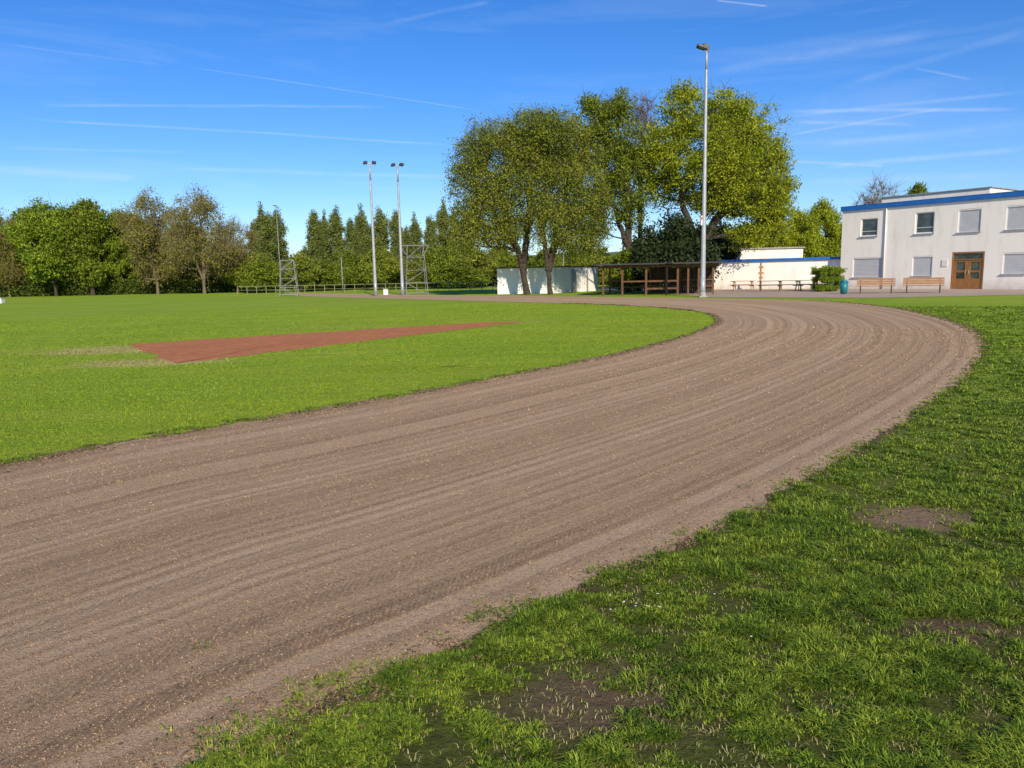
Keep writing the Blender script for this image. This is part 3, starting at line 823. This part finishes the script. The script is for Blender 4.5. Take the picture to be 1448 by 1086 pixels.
def band(name, label, x0, x1, y, dy, h, n, leaf, mat):
    xs = rng.random(n) * (x1 - x0) + x0
    hh = h * (0.45 + 0.8 * vnoise(xs, xs * 0 + y, 0.12) * 1.0 + 0.3 * vnoise(xs, xs * 0 + y, 0.6))
    z = hh * rng.random(n) ** 0.8
    P = np.column_stack([xs, y + (rng.random(n) - 0.5) * dy, z])
    o = link(name, leaves_mesh(name, P, leaf, mat), kind='stuff'); o['label'] = label; o['category'] = 'vegetation'
band('distant_wood', 'far-off dark green wood closing the horizon', -180, 150, 150, 14, 7.0, 90000, 0.5, LG_HEDGE)
band('hedge', 'dense dark hedge along the field edge', -95, -32, 101, 3, 2.6, 45000, 0.16, LG_HEDGE)
band('undergrowth', 'dark undergrowth beneath the distant trees', -32, 40, 108, 4, 3.0, 40000, 0.2, LG_HEDGE)
hill = MB(); n = 60
pts = []
for i in range(n + 1):
    x = -900 + 1800 * i / n; z = 27 + 8 * noise.noise(Vector((x * 0.004, 3, 0))) + 3 * noise.noise(Vector((x * 0.03, 5, 0)))
    pts.append((x, z))
for (xa, za), (xb, zb) in zip(pts, pts[1:]):
    hill.quad((xa, 900, 0), (xb, 900, 0), (xb, 1050, zb), (xa, 1050, za))
    hill.quad((xa, 1050, za), (xb, 1050, zb), (xb, 1300, 0), (xa, 1300, 0))
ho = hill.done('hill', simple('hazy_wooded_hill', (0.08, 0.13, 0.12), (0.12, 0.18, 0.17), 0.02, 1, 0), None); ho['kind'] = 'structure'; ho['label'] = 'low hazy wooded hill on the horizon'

# ------------------------------------------------------------------ main building
P0 = G(1187, 408.5); P1 = G(1448, 409.5)
ex = (P1 - P0).normalized(); ey = Vector((-ex.y, ex.x, 0))
AZ = math.atan2(ex.y, ex.x)
def fz(u, v, off=0.0):
    d = ray(u, v); o = P0 + ey * off
    t = (ey.dot(o)) / (ey.x * d.x + ey.y * d.y)
    p = Vector((d.x * t, d.y * t, 0))
    return (p - P0).dot(ex), CAMZ + d.z * t
HB = (fz(1188, 299)[1] + fz(1440, 274)[1]) / 2
LEN = 19.0; DEP = 9.0
bld = thing('flat_roofed_building', 'white two-storey flat-roofed building with blue roof edge', 'building', P0, AZ)
ops = []
wins = [('w', 1217, 309, 1241, 334), ('w', 1294, 300, 1321, 330), ('s', 1355, 295, 1387, 328), ('s', 1423, 290, 1456, 324),
        ('s', 1206, 364, 1248, 392), ('s', 1290, 362, 1318, 390), ('d', 1345, 356, 1391, 406), ('s', 1418, 357, 1452, 387)]
for k, u0, v0, u1, v1 in wins:
    um = (u0 + u1) / 2
    x0 = fz(u0, (v0 + v1) / 2)[0]; x1 = fz(u1, (v0 + v1) / 2)[0]
    z1 = fz(um, v0)[1]; z0 = fz(um, v1)[1]
    if k == 'd': z0 = 0.02
    ops.append((k, x0, x1, z0, z1))
xe = max(o[2] for o in ops)
for xx in (xe + 1.4, xe + 4.2):
    if xx + 1.5 < LEN - 0.3:
        ops.append(('s', xx, xx + 1.5, ops[3][3], ops[3][4])); ops.append(('s', xx, xx + 1.5, ops[7][3], ops[7][4]))
def wall_open(mb, L_, H, ops, dep=0.16):
    xs = sorted({0, L_} | {o[1] for o in ops} | {o[2] for o in ops}); zs = sorted({0, H} | {o[3] for o in ops} | {o[4] for o in ops})
    for a, b in zip(xs, xs[1:]):
        for c, d in zip(zs, zs[1:]):
            mx, mz = (a + b) / 2, (c + d) / 2
            if any(o[1] < mx < o[2] and o[3] < mz < o[4] for o in ops): continue
            mb.quad((a, 0, c), (b, 0, c), (b, 0, d), (a, 0, d))
    for _, a, b, c, d in ops:
        mb.quad((a, 0, c), (a, 0, d), (a, dep, d), (a, dep, c)); mb.quad((b, 0, d), (b, 0, c), (b, dep, c), (b, dep, d))
        mb.quad((a, 0, d), (b, 0, d), (b, dep, d), (a, dep, d)); mb.quad((b, 0, c), (a, 0, c), (a, dep, c), (b, dep, c))
mb = MB(); wall_open(mb, LEN, HB, ops)
mb.quad((0, DEP, 0), (0, 0, 0), (0, 0, HB), (0, DEP, HB)); mb.quad((LEN, 0, 0), (LEN, DEP, 0), (LEN, DEP, HB), (LEN, 0, HB))
mb.quad((LEN, DEP, 0), (0, DEP, 0), (0, DEP, HB), (LEN, DEP, HB))
mb.done('wall', PLA, bld)
mb = MB(); mb.box((LEN / 2, DEP / 2, HB + 0.05), (LEN + 0.1, DEP + 0.1, 0.1)); rf = mb.done('roof', ROOFM, bld)
mb = MB()
mb.box((LEN / 2, -0.08, HB + 0.06), (LEN + 0.2, 0.08, 0.32)); mb.box((-0.09, DEP / 2, HB + 0.06), (0.08, DEP + 0.08, 0.32))
mb.box((LEN / 2, -0.07, HB + 0.235), (LEN + 0.26, 0.13, 0.03))
mb.done('fascia', BLUE, rf, 0.01)
ux0 = fz(1247, 275, 3.5)[0]; ux1 = fz(1400, 272, 3.5)[0]; uz = fz(1350, 270, 3.5)[1]
mb = MB(); mb.box(((ux0 + ux1) / 2, 3.5 + 2.4, (HB + 0.1 + uz) / 2), (ux1 - ux0, 4.8, uz - HB - 0.1)); ph = mb.done('rooftop_block', PLA, bld, 0.02)
mb = MB(); mb.box(((ux0 + ux1) / 2, 5.9, uz + 0.03), (ux1 - ux0 + 0.2, 5.0, 0.06)); mb.done('roof_edge', STEEL, ph)
def window(parent, a, b, c, d, y=0.09):
    w_ = b - a; h_ = d - c; cx, cz = (a + b) / 2, (c + d) / 2
    m = MB(); m.box((cx, y + 0.03, cz), (w_ - 0.08, 0.02, h_ - 0.08)); w = m.done('window', GLASS, parent)
    m = MB()
    for s_ in (-1, 1):
        m.box((cx + s_ * (w_ / 2 - 0.04), y, cz), (0.08, 0.07, h_)); m.box((cx, y + 0.002, cz + s_ * (h_ / 2 - 0.04)), (w_ - 0.16, 0.066, 0.08))
    m.box((cx, y + 0.004, cz - h_ * 0.22), (w_ - 0.16, 0.05, 0.04))
    m.done('frame', FRAME, w)
    m = MB(); m.box((cx, -0.03, c - 0.03), (w_ + 0.12, 0.14, 0.05)); m.done('sill', STEEL, w)
def shutter(parent, a, b, c, d, y=0.07):
    cx, cz = (a + b) / 2, (c + d) / 2
    m = MB(); n = max(8, int((d - c) / 0.09)); hs = (d - c) / n
    for i in range(n):
        z = c + hs * (i + 0.5); m.box((cx, y, z), (b - a - 0.1, 0.03, hs * 0.88))
    m.box((cx, y + 0.03, cz), (b - a - 0.1, 0.015, d - c))
    s_ = m.done('roller_shutter', SHUT, parent)
    m = MB()
    m.box((a + 0.03, y, cz), (0.05, 0.06, d - c)); m.box((b - 0.03, y, cz), (0.05, 0.06, d - c)); m.box((cx, y - 0.03, d - 0.05), (b - a - 0.02, 0.06, 0.08))
    m.done('frame', FRAME, s_)
    m = MB(); m.box((cx, -0.03, c - 0.03), (b - a + 0.12, 0.14, 0.05)); m.done('sill', STEEL, s_)
for k, a, b, c, d in ops:
    if k == 'w': window(bld, a, b, c, d)
    elif k == 's': shutter(bld, a, b, c, d)
    else:
        cx = (a + b) / 2; w_ = b - a
        m = MB()
        m.box((a + 0.05, 0.06, (c + d) / 2), (0.1, 0.1, d - c)); m.box((b - 0.05, 0.06, (c + d) / 2), (0.1, 0.1, d - c)); m.box((cx, 0.062, d - 0.05), (w_ - 0.2, 0.1, 0.1))
        m.box((cx, 0.064, d - 0.5), (w_ - 0.2, 0.09, 0.07))
        for s_ in (-1, 1):
            lx = cx + s_ * (w_ - 0.2) / 4; lw = (w_ - 0.2) / 2
            for e in (-1, 1): m.box((lx + e * (lw / 2 - 0.09), 0.08, (c + d - 0.5) / 2), (0.175, 0.05, d - 0.5 - c))
            for zz, hh in ((c + 0.35, 0.66), (c + 1.15, 0.14), (d - 0.6, 0.12)): m.box((lx, 0.081, zz), (lw - 0.35, 0.046, hh))
        dr = m.done('door', DOORW, bld, 0.008)
        m = MB(); m.box((cx, 0.12, (c + d) / 2), (w_ - 0.1, 0.02, d - c - 0.05)); m.done('glass_pane', GLASS, dr)
        for s_ in (-1, 1):
            m = MB(); m.tube((cx + s_ * 0.1, 0.0, c + 1.0), (cx + s_ * 0.1, 0.0, c + 1.25), 0.015); m.done('handle', STEEL, dr)
mb = MB(); xx, zz = fz(1336, 372); mb.box((xx, -0.03, zz), (0.35, 0.03, 0.45)); mb.done('notice_board', FRAME, bld, 0.005)
mb = MB(); xx = fz(1252, 340)[0]; mb.tube((xx, -0.06, 0), (xx, -0.06, HB - 0.1), 0.045); mb.done('downpipe', FRAME, bld, smooth=True)

Q0 = G(1008, 409.5); Q1 = Vector(P0) + ey * 1.2 - ex * 0.02
qx = (Q1 - Q0); QL = qx.length - 0.15; qx.normalize(); HL = ZT(1180, 364, Q1.y)
HL0 = ZT(1020, 371, Q0.y); HLm = (HL + HL0) / 2
low = thing('low_white_building', 'long low white building with blue roof edge', 'building', Q0, math.atan2(qx.y, qx.x))
mb = MB(); mb.box((QL / 2, 3.0, HLm / 2), (QL, 6, HLm)); mb.done('wall', PLA, low)
mb = MB(); mb.box((QL / 2, 3.0, HLm + 0.06), (QL + 0.2, 6.2, 0.12)); r2 = mb.done('roof', ROOFM, low)
mb = MB(); mb.box((QL / 2, -0.14, HLm + 0.03), (QL + 0.24, 0.07, 0.20)); mb.done('fascia', BLUE, r2, 0.01)
Pb = D(1046, 70); wz = ZT(1090, 352, 70)
rb = thing('white_rooftop_building', 'plain cream flat building behind the low wing', 'building', Pb, math.radians(-8))
mb = MB(); mb.box((2.8, 2, wz / 2), (5.6, 4, wz)); mb.done('wall', PLA, rb, 0.01)
mb = MB(); mb.box((2.8, 2, wz + 0.06), (5.9, 4.3, 0.12)); mb.done('roof', CONC, rb)

# ------------------------------------------------------------------ white hut
a_ = D(703, 61.8); b_ = D(783, 61.0); c_ = D(845, 66.5); d_ = a_ + (c_ - b_)
hh = ZT(783, 378, 61.0)
org = a_
hut = thing('white_hut', 'small white flat-roofed hut behind dark tree trunks', 'hut', org)
loc = [(p - org) for p in (a_, b_, c_, d_)]
mb = MB(); mb.prism([(p.x, p.y) for p in loc], 0, hh); mb.done('wall', WHITEM, hut)
cen = sum(loc, Vector()) / 4
mb = MB(); mb.prism([tuple((cen + (p - cen) * 1.04).xy) for p in loc], hh, hh + 0.09); mb.done('roof', ROOFM, hut)
vb = (loc[2] - loc[1]).normalized(); nb_ = Vector((vb.y, -vb.x, 0))
mb = MB(); pc = loc[1] + vb * 3.0 + nb_ * 0.02; mb.box((pc.x, pc.y, 1.0), (0.8, 0.04, 1.9), math.atan2(vb.y, vb.x)); dr = mb.done('door', STEEL, hut)

# ------------------------------------------------------------------ timber shelter
s0 = G(853, 418.5); s1 = G(1008, 416.5)
sx_ = (s1 - s0); SL = sx_.length; sx_.normalize()
sh_ = thing('timber_shelter', 'open brown timber shelter with thin flat dark roof', 'shelter', s0, math.atan2(sx_.y, sx_.x))
HS = ZT(1008, 374, s1.y) + 0.02; HS0 = HS - 0.1; DS = 3.6
pn = [x * SL / 7.5 for x in (0, 1.35, 3.0, 4.4, 5.15, 5.85, 6.55)] + [SL]
pm = None
for yy in (0, DS):
    for x in (pn if yy == 0 else pn[::2]):
        if pm is None:
            m = MB(); m.box((0, 0, HS0 / 2), (0.13, 0.13, HS0)); o = m.done('post', BWOOD, sh_, 0.01); pm = o.data; o.location = (x, yy, 0)
        else:
            o = link('post', pm, sh_, (x, yy, 0))
mb = MB()
mb.box((SL / 2, 0, HS0 + 0.06), (SL + 0.7, 0.10, 0.12)); mb.box((SL / 2, DS, HS0 + 0.06), (SL + 0.7, 0.1, 0.12))
for i in range(12): mb.box((SL * i / 11, DS / 2, HS0 + 0.165), (0.07, DS + 0.5, 0.09))
mb.done('roof_beam', BWOOD, sh_)
mb = MB(); mb.box((SL / 2, DS / 2, HS0 + 0.25), (SL + 1.1, DS + 1.2, 0.06), 0, 0.02); mb.done('roof', ROOFM, sh_, 0.01)
mb = MB()
for z in (0.45, 0.95): mb.box((pn[2] + (pn[4] - pn[2]) / 2 + 0.0, -0.02, z), (pn[4] - pn[2] - 0.13, 0.05, 0.12))
mb.box((pn[1] + (pn[2] - pn[1]) / 2, -0.02, 0.95), (pn[2] - pn[1] - 0.13, 0.05, 0.1))
for z in (0.5, 0.95): mb.box((SL / 2, DS - 0.02, z), (SL, 0.04, 0.1))
mb.done('rail', BWOOD, sh_)
mb = MB()
for i in range(34): mb.box((pn[2] + 0.1 + i * (pn[-1] - pn[2]) / 34, DS + 0.09, HS0 / 2), ((pn[-1] - pn[2]) / 34 - 0.015, 0.03, HS0 - 0.1))
mb.done('back_panel', simple('shade_toned_boards', (0.022, 0.015, 0.010), (0.05, 0.032, 0.02), 3, 0.85, 0.3), sh_)  # boards added, interior shade put into their near-black colour

# ------------------------------------------------------------------ floodlight masts
pb0 = G(993.5, 420); HM = ZT(996, 68, pb0.y)
lp = thing('floodlight_mast', 'tall grey steel floodlight mast with single lamp', 'light pole', pb0)
mb = MB(); n = 12
for i in range(n): mb.tube((0, 0, HM * i / n), (0, 0, HM * (i + 1) / n), 0.16 - 0.095 * i / n, 0.16 - 0.095 * (i + 1) / n, 14, cap=(i in (0, n - 1)))
mb.done('mast', STEEL, lp, smooth=True)
mb = MB(); mb.box((0, 0, 0.03), (0.5, 0.5, 0.06)); mb.tube((0, 0, 0.06), (0, 0, 0.3), 0.2, 0.17, 14); mb.done('base_plate', CONC, lp)
mb = MB(); mb.tube((0, 0, HM - 0.1), (-0.28, -0.05, HM + 0.02), 0.04); br = mb.done('bracket', STEEL, lp)
mb = MB()
mb.box((-0.30, -0.05, HM + 0.05), (0.55, 0.42, 0.16), 0.1, 0, 0.28); mb.box((-0.08, -0.03, HM + 0.06), (0.34, 0.26, 0.30), 0.1, 0, 0.28); mb.box((0.06, 0, HM - 0.08), (0.14, 0.12, 0.3))
lh = mb.done('lamp_head', DSTEEL, lp, 0.03)
mb = MB(); mb.box((-0.33, -0.06, HM - 0.045), (0.42, 0.32, 0.02), 0.1, 0, 0.28); mb.done('lens', GLASS, lh)
zb = ZT(990, 312, pb0.y)
mb = MB(); mb.box((-0.16, -0.05, zb), (0.10, 0.16, 0.55)); mb.done('junction_box', FRAME, lp, 0.01)
mb = MB(); mb.box((-0.16, -0.137, zb + 0.12), (0.08, 0.008, 0.16)); mb.done('warning_sticker', REDM, lp)

def twin(u, vb, vt, lean, label):
    p = G(u, vb); H = ZT(u, vt, p.y)
    t = thing('floodlight_mast', label, 'light pole', p, lean, 'twin-headed floodlight masts beside the field')
    m = MB()
    for i in range(8): m.tube((0, 0, H * i / 8), (0, 0, H * (i + 1) / 8), 0.15 - 0.08 * i / 8, 0.15 - 0.08 * (i + 1) / 8, 12, cap=(i in (0, 7)))
    m.done('mast', STEEL, t, smooth=True)
    m = MB(); m.tube((-0.48, 0, H), (0.48, 0, H), 0.04); m.done('crossbar', STEEL, t)
    for s_ in (-1, 1):
        m = MB(); m.box((0, 0, 0.06), (0.36, 0.34, 0.18), 0, math.radians(28), s_ * 0.15); m.box((0, -0.14, 0.02), (0.30, 0.1, 0.14), 0, math.radians(28)); m.box((0, 0.02, 0.18), (0.12, 0.12, 0.1))
        m.done('lamp_head', DSTEEL, t, 0.03, loc=(s_ * 0.36, 0, H))
twin(531.5, 418.5, 231, 0.1, 'tall steel mast with two floodlight heads on crossbar')
twin(569.5, 417.5, 234, -0.1, 'tall steel mast with two floodlights beside scaffold tower')
def slim(u, d, vt, r_, label):
    p = D(u, d); H = ZT(u, vt, d)
    t = thing('lamp_post', label, 'light pole', p)
    m = MB(); m.tube((0, 0, 0), (0, 0, H), r_, r_ * 0.5); m.done('mast', SCAFF, t, smooth=True)
    m = MB(); m.box((-0.12, 0, H + 0.03), (0.4, 0.2, 0.1), 0, 0, 0.2); m.done('lamp_head', DSTEEL, t, 0.02)
slim(397, 84, 291, 0.05, 'slim grey lamp post behind the lattice tower')
slim(484, 84, 362, 0.07, 'short slim lamp post near the field boundary')
slim(797, 80, 344, 0.07, 'short slim lamp post behind the white hut')

def tower(u, d, vt, w_, label, top=0, k_=1.0):
    p = D(u, d); H = ZT(u, vt, d)
    t = thing('scaffold_tower', label, 'scaffold', p, 0.2)
    q = w_ / 2; tp = 0.72
    for sx in (-1, 1):
        for sy in (-1, 1):
            m = MB(); m.tube((sx * q, sy * q, 0), (sx * q * tp, sy * q * tp, H), 0.034 * k_, n=6); m.done('leg', SCAFF, t)
    m = MB(); n = 4
    for i in range(n + 1):
        z = max(0.15, H * i / n); k = q * (1 - (1 - tp) * z / H)
        for s_ in (-1, 1): m.tube((-k, s_ * k, z), (k, s_ * k, z), 0.024 * k_, n=6); m.tube((s_ * k, -k, z), (s_ * k, k, z), 0.024 * k_, n=6)
    for i in range(n):
        z0, z1 = H * i / n, H * (i + 1) / n; e = 1 if i % 2 else -1
        k0 = q * (1 - (1 - tp) * z0 / H); k1 = q * (1 - (1 - tp) * z1 / H)
        for s_ in (-1, 1): m.tube((-k0 * e, s_ * k0, z0), (k1 * e, s_ * k1, z1), 0.018 * k_, n=6)
    m.done('bracing', SCAFF, t)
    m = MB(); zp = H * 0.78
    m.box((0, 0, zp), (w_ * 0.82, w_ * 0.82, 0.05)); m.done('platform', GWOOD, t)
    if top:
        m = MB(); m.tube((-top, 0, H), (top, 0, H), 0.035, n=6); m.tube((-top, 0, H), (-q * tp, 0, H * 0.78), 0.022, n=6); m.tube((top, 0, H), (q * tp, 0, H * 0.78), 0.022, n=6); m.done('top_bar', SCAFF, t)
tower(408, 70, 368, 1.6, 'short grey steel lattice tower with small platform', 0, 0.9)
tower(588, 66, 347, 1.9, 'grey steel scaffold tower with wide top bar', 1.25, 0.7)

f0 = D(335, 84); f1 = D(712, 77)
fx = f1 - f0; FL = fx.length; fence = thing('rail_fence', 'low pale olive rail fence along the field edge', 'fence', f0, math.atan2(fx.y, fx.x))
nf = 26; pm = None
for i in range(nf + 1):
    if pm is None:
        m = MB(); m.tube((0, 0, 0), (0, 0, 0.85), 0.035, n=8); o = m.done('post', RAILM, fence); pm = o.data
    else: link('post', pm, fence, (FL * i / nf, 0, 0))
m = MB(); m.tube((0, 0, 0.88), (FL, 0, 0.88), 0.03, n=8); m.done('rail', RAILM, fence)
m = MB(); m.tube((0, -0.05, 0.45), (FL, -0.05, 0.45), 0.018, n=8); m.done('rail', RAILM, fence)

# ------------------------------------------------------------------ benches
def bench(u, vb, width, rz, label):
    t = thing('park_bench', label, 'bench', G(u, vb), rz, 'wooden benches before the white building')
    m = MB()
    for k in range(4): m.box((0, -0.20 + k * 0.125, 0.45), (width, 0.105, 0.045))
    m.done('seat', OWOOD, t, 0.006)
    m = MB()
    for k in range(3): m.box((0, 0.27 + k * 0.035, 0.58 + k * 0.135), (width, 0.035, 0.11), 0, -0.22)
    m.done('backrest', OWOOD, t, 0.006)
    for s_ in (-1, 1):
        m = MB(); m.box((0, -0.16, 0.21), (0.07, 0.07, 0.42)); m.box((0, 0.2, 0.21), (0.07, 0.07, 0.42)); m.box((0, 0.02, 0.405), (0.068, 0.5, 0.04)); m.box((0, 0.30, 0.62), (0.066, 0.04, 0.5), 0, -0.22)
        m.done('leg', DSTEEL, t, 0.005, loc=(s_ * width * 0.4, 0, 0))
bench(1238, 415, 2.1, -0.45, 'wooden slatted park bench with backrest on the forecourt')
bench(1305, 414.5, 2.15, -0.5, 'wooden slatted park bench with backrest near brown door')

def picnic(u, vb, rz, mat, label, w_=1.7):
    t = thing('picnic_table', label, 'picnic table', G(u, vb), rz, 'picnic tables before the low white building')
    m = MB()
    for k in range(5): m.box((0, -0.3 + k * 0.15, 0.74), (w_, 0.135, 0.04))
    m.done('table_top', mat, t, 0.005)
    for s_ in (-1, 1):
        m = MB()
        for k in range(2): m.box((0, s_ * (0.62 + k * 0.14), 0.45), (w_, 0.125, 0.04))
        m.done('seat', mat, t, 0.005)
    for s_ in (-1, 1):
        m = MB(); m.box((0, 0, 0.68), (0.06, 0.7, 0.07)); m.box((0, 0, 0.39), (0.06, 1.5, 0.07)); m.box((0.05, 0.32, 0.36), (0.045, 0.08, 0.76), 0, 0.35); m.box((0.05, -0.32, 0.36), (0.045, 0.08, 0.76), 0, -0.35)
        m.done('leg', mat, t, 0, loc=(s_ * w_ * 0.38, 0, 0))
picnic(1050, 411.5, -0.1, OWOOD, 'light timber picnic table by the low white wall')
picnic(1088, 412, -0.25, BWOOD, 'reddish timber picnic table by the low white wall')
picnic(1116, 411.5, -0.2, GWOOD, 'grey weathered picnic table by the low white wall')
picnic(1140, 411, 0.1, GWOOD, 'grey weathered picnic table beside the clipped bush')

t = thing('waste_bin', 'teal round litter bin on the forecourt', 'bin', G(1193, 416))
m = MB(); m.tube((0, 0, 0.05), (0, 0, 0.72), 0.20, 0.23, 18); m.tube((0, 0, 0.72), (0, 0, 0.75), 0.25, 0.25, 18); m.done('body', TEAL, t, smooth=True)
m = MB(); m.tube((0, 0, 0.75), (0, 0, 0.86), 0.235, 0.14, 18); m.done('lid', TEAL, t, smooth=True)
m = MB(); m.tube((0, 0, 0), (0, 0, 0.05), 0.15, 0.15, 12); m.done('foot', DSTEEL, t)
t = thing('wooden_post', 'slender orange timber post with small cross boards', 'post', G(1075, 410))
m = MB(); m.box((0, 0, 1.05), (0.12, 0.12, 2.1)); m.done('shaft', OWOOD, t, 0.01)
for (w_, z_, h_) in ((0.36, 1.75, 0.16), (0.42, 1.3, 0.14), (0.30, 0.95, 0.14)):
    m = MB(); m.box((0, -0.08, z_), (w_, 0.03, h_)); m.done('board', OWOOD, t, 0.005)
def wbox(u, vb, w_, h_, label):
    t = thing('equipment_box', label, 'box', G(u, vb))
    m = MB(); m.box((0, 0, h_ / 2), (w_, 0.5, h_)); m.done('body', FRAME, t, 0.02)
    m = MB(); m.box((0, 0, h_ + 0.025), (w_ + 0.06, 0.56, 0.05)); m.done('lid', CONC, t, 0.01)
wbox(546, 417, 0.4, 0.5, 'small white equipment box beside the floodlight mast')
wbox(1, 429, 0.5, 0.45, 'small white box standing at the field edge')

# ------------------------------------------------------------------ world
SUN_AZ = math.radians(166); SUN_EL = math.radians(29)
w = bpy.data.worlds.new('World'); scene.world = w; w.use_nodes = True
nt = w.node_tree; N = nt.nodes; L = nt.links
bg = N['Background']
sky = N.new('ShaderNodeTexSky'); sky.sky_type = 'NISHITA'; sky.sun_disc = False
sky.sun_elevation = SUN_EL; sky.sun_rotation = SUN_AZ; sky.air_density = 1.0; sky.dust_density = 0.1; sky.ozone_density = 3.0
hs = N.new('ShaderNodeHueSaturation'); hs.inputs['Saturation'].default_value = 1.32; hs.inputs['Value'].default_value = 1.0
L.new(sky.outputs[0], hs.inputs['Color'])
skc = mixc(nt, 1.0, hs.outputs[0], (0.78, 0.91, 1.24), 'MULTIPLY')
tc = N.new('ShaderNodeTexCoord'); dirv = tc.outputs['Generated']
nm = N.new('ShaderNodeVectorMath'); nm.operation = 'NORMALIZE'; L.new(dirv, nm.inputs[0]); dv = nm.outputs[0]
wob = N.new('ShaderNodeTexNoise'); wob.inputs['Scale'].default_value = 5; wob.inputs['Detail'].default_value = 3; L.new(dv, wob.inputs['Vector'])
wv1 = mth(nt, 'MULTIPLY', mth(nt, 'SUBTRACT', wob.outputs['Fac'], 0.5), 0.006)
tex = noise_node(nt, dv, 22, 5, 0.65)
total = None
trails = [((250, 92), (690, 158), 0.0011, 0.17), ((40, 147), (560, 152), 0.0026, 0.16), ((20, 166), (650, 206), 0.0022, 0.18), ((540, 36), (700, 0), 0.004, 0.10),
          ((1010, 0), (1088, 9), 0.0014, 0.35), ((1095, 157), (1448, 154), 0.0034, 0.22), ((1110, 192), (1340, 152), 0.0024, 0.18), ((1080, 168), (1460, 128), 0.0034, 0.13),
          ((1160, 238), (1460, 208), 0.0050, 0.20), ((1110, 228), (1260, 236), 0.0026, 0.20), ((1120, 172), (1300, 177), 0.0034, 0.18), ((1000, 102), (1320, 48), 0.0075, 0.10),
          ((-20, 238), (200, 252), 0.007, 0.16), ((230, 238), (650, 250), 0.0040, 0.15), ((1290, 95), (1375, 112), 0.0020, 0.14), ((0, 208), (280, 215), 0.0026, 0.11), ((1200, 118), (1460, 40), 0.006, 0.07),
          ((0, 60), (240, 92), 0.0016, 0.08), ((1160, 205), (1448, 175), 0.005, 0.12), ((1130, 260), (1448, 245), 0.007, 0.12)]
for (a, b, wd, am) in trails:
    ra = ray(*a).normalized(); rb_ = ray(*b).normalized(); nn = ra.cross(rb_).normalized(); mid = (ra + rb_).normalized(); ch = mid.dot(ra)
    dt = N.new('ShaderNodeVectorMath'); dt.operation = 'DOT_PRODUCT'; L.new(dv, dt.inputs[0]); dt.inputs[1].default_value = nn
    ad = mth(nt, 'ABSOLUTE', mth(nt, 'ADD', dt.outputs['Value'], wv1 if wd > 0.0015 else mth(nt, 'MULTIPLY', wv1, 0.3)))
    mr = N.new('ShaderNodeMapRange'); mr.interpolation_type = 'SMOOTHSTEP'; mr.inputs[1].default_value = 0; mr.inputs[2].default_value = wd; mr.inputs[3].default_value = am; mr.inputs[4].default_value = 0
    L.new(ad, mr.inputs[0])
    de = N.new('ShaderNodeVectorMath'); de.operation = 'DOT_PRODUCT'; L.new(dv, de.inputs[0]); de.inputs[1].default_value = mid
    me_ = N.new('ShaderNodeMapRange'); me_.interpolation_type = 'SMOOTHSTEP'; me_.inputs[1].default_value = ch; me_.inputs[2].default_value = ch + (1 - ch) * 0.5
    L.new(de.outputs['Value'], me_.inputs[0])
    val = mth(nt, 'MULTIPLY', mr.outputs[0], me_.outputs[0])
    total = val if total is None else mth(nt, 'ADD', total, val)
texr = N.new('ShaderNodeMapRange'); texr.inputs[1].default_value = 0.3; texr.inputs[2].default_value = 0.65; texr.inputs[3].default_value = 0.3; texr.inputs[4].default_value = 1.1
L.new(tex, texr.inputs[0])
total = mth(nt, 'MULTIPLY', total, texr.outputs[0])
mp = N.new('ShaderNodeMapping'); mp.inputs['Scale'].default_value = (1.4, 1.4, 11); mp.inputs['Rotation'].default_value = (0, 0.12, 0)
L.new(dv, mp.inputs['Vector'])
ci = noise_node(nt, mp.outputs[0], 1.8, 6, 0.6, 0.6)
cir = N.new('ShaderNodeMapRange'); cir.inputs[1].default_value = 0.48; cir.inputs[2].default_value = 0.9; cir.inputs[3].default_value = 0; cir.inputs[4].default_value = 0.20
L.new(ci, cir.inputs[0])
total = mth(nt, 'ADD', total, cir.outputs[0], True)
cl_ = mixc(nt, total, skc, (7.2, 7.8, 8.6))
L.new(cl_, bg.inputs['Color']); bg.inputs['Strength'].default_value = 0.118

sd = Vector((math.sin(SUN_AZ) * math.cos(SUN_EL), math.cos(SUN_AZ) * math.cos(SUN_EL), math.sin(SUN_EL)))
sl = bpy.data.lights.new('sun', 'SUN'); sl.energy = 5.0; sl.angle = math.radians(0.55); sl.color = (1.0, 0.87, 0.68)
so = bpy.data.objects.new('sun', sl); COL.objects.link(so); so.rotation_euler = sd.to_track_quat('Z', 'Y').to_euler(); so.location = (0, 0, 50)

cam = bpy.data.cameras.new('camera'); co = bpy.data.objects.new('camera', cam); COL.objects.link(co)
cam.sensor_width = 36; cam.lens = 36 * F / 1448; cam.clip_end = 5000; cam.clip_start = 0.05
co.matrix_world = Matrix.Translation((0, 0, CAMZ)) @ R.to_4x4()
scene.camera = co
scene.view_settings.view_transform = 'Standard'
scene.view_settings.look = 'None'
scene.view_settings.exposure = 0
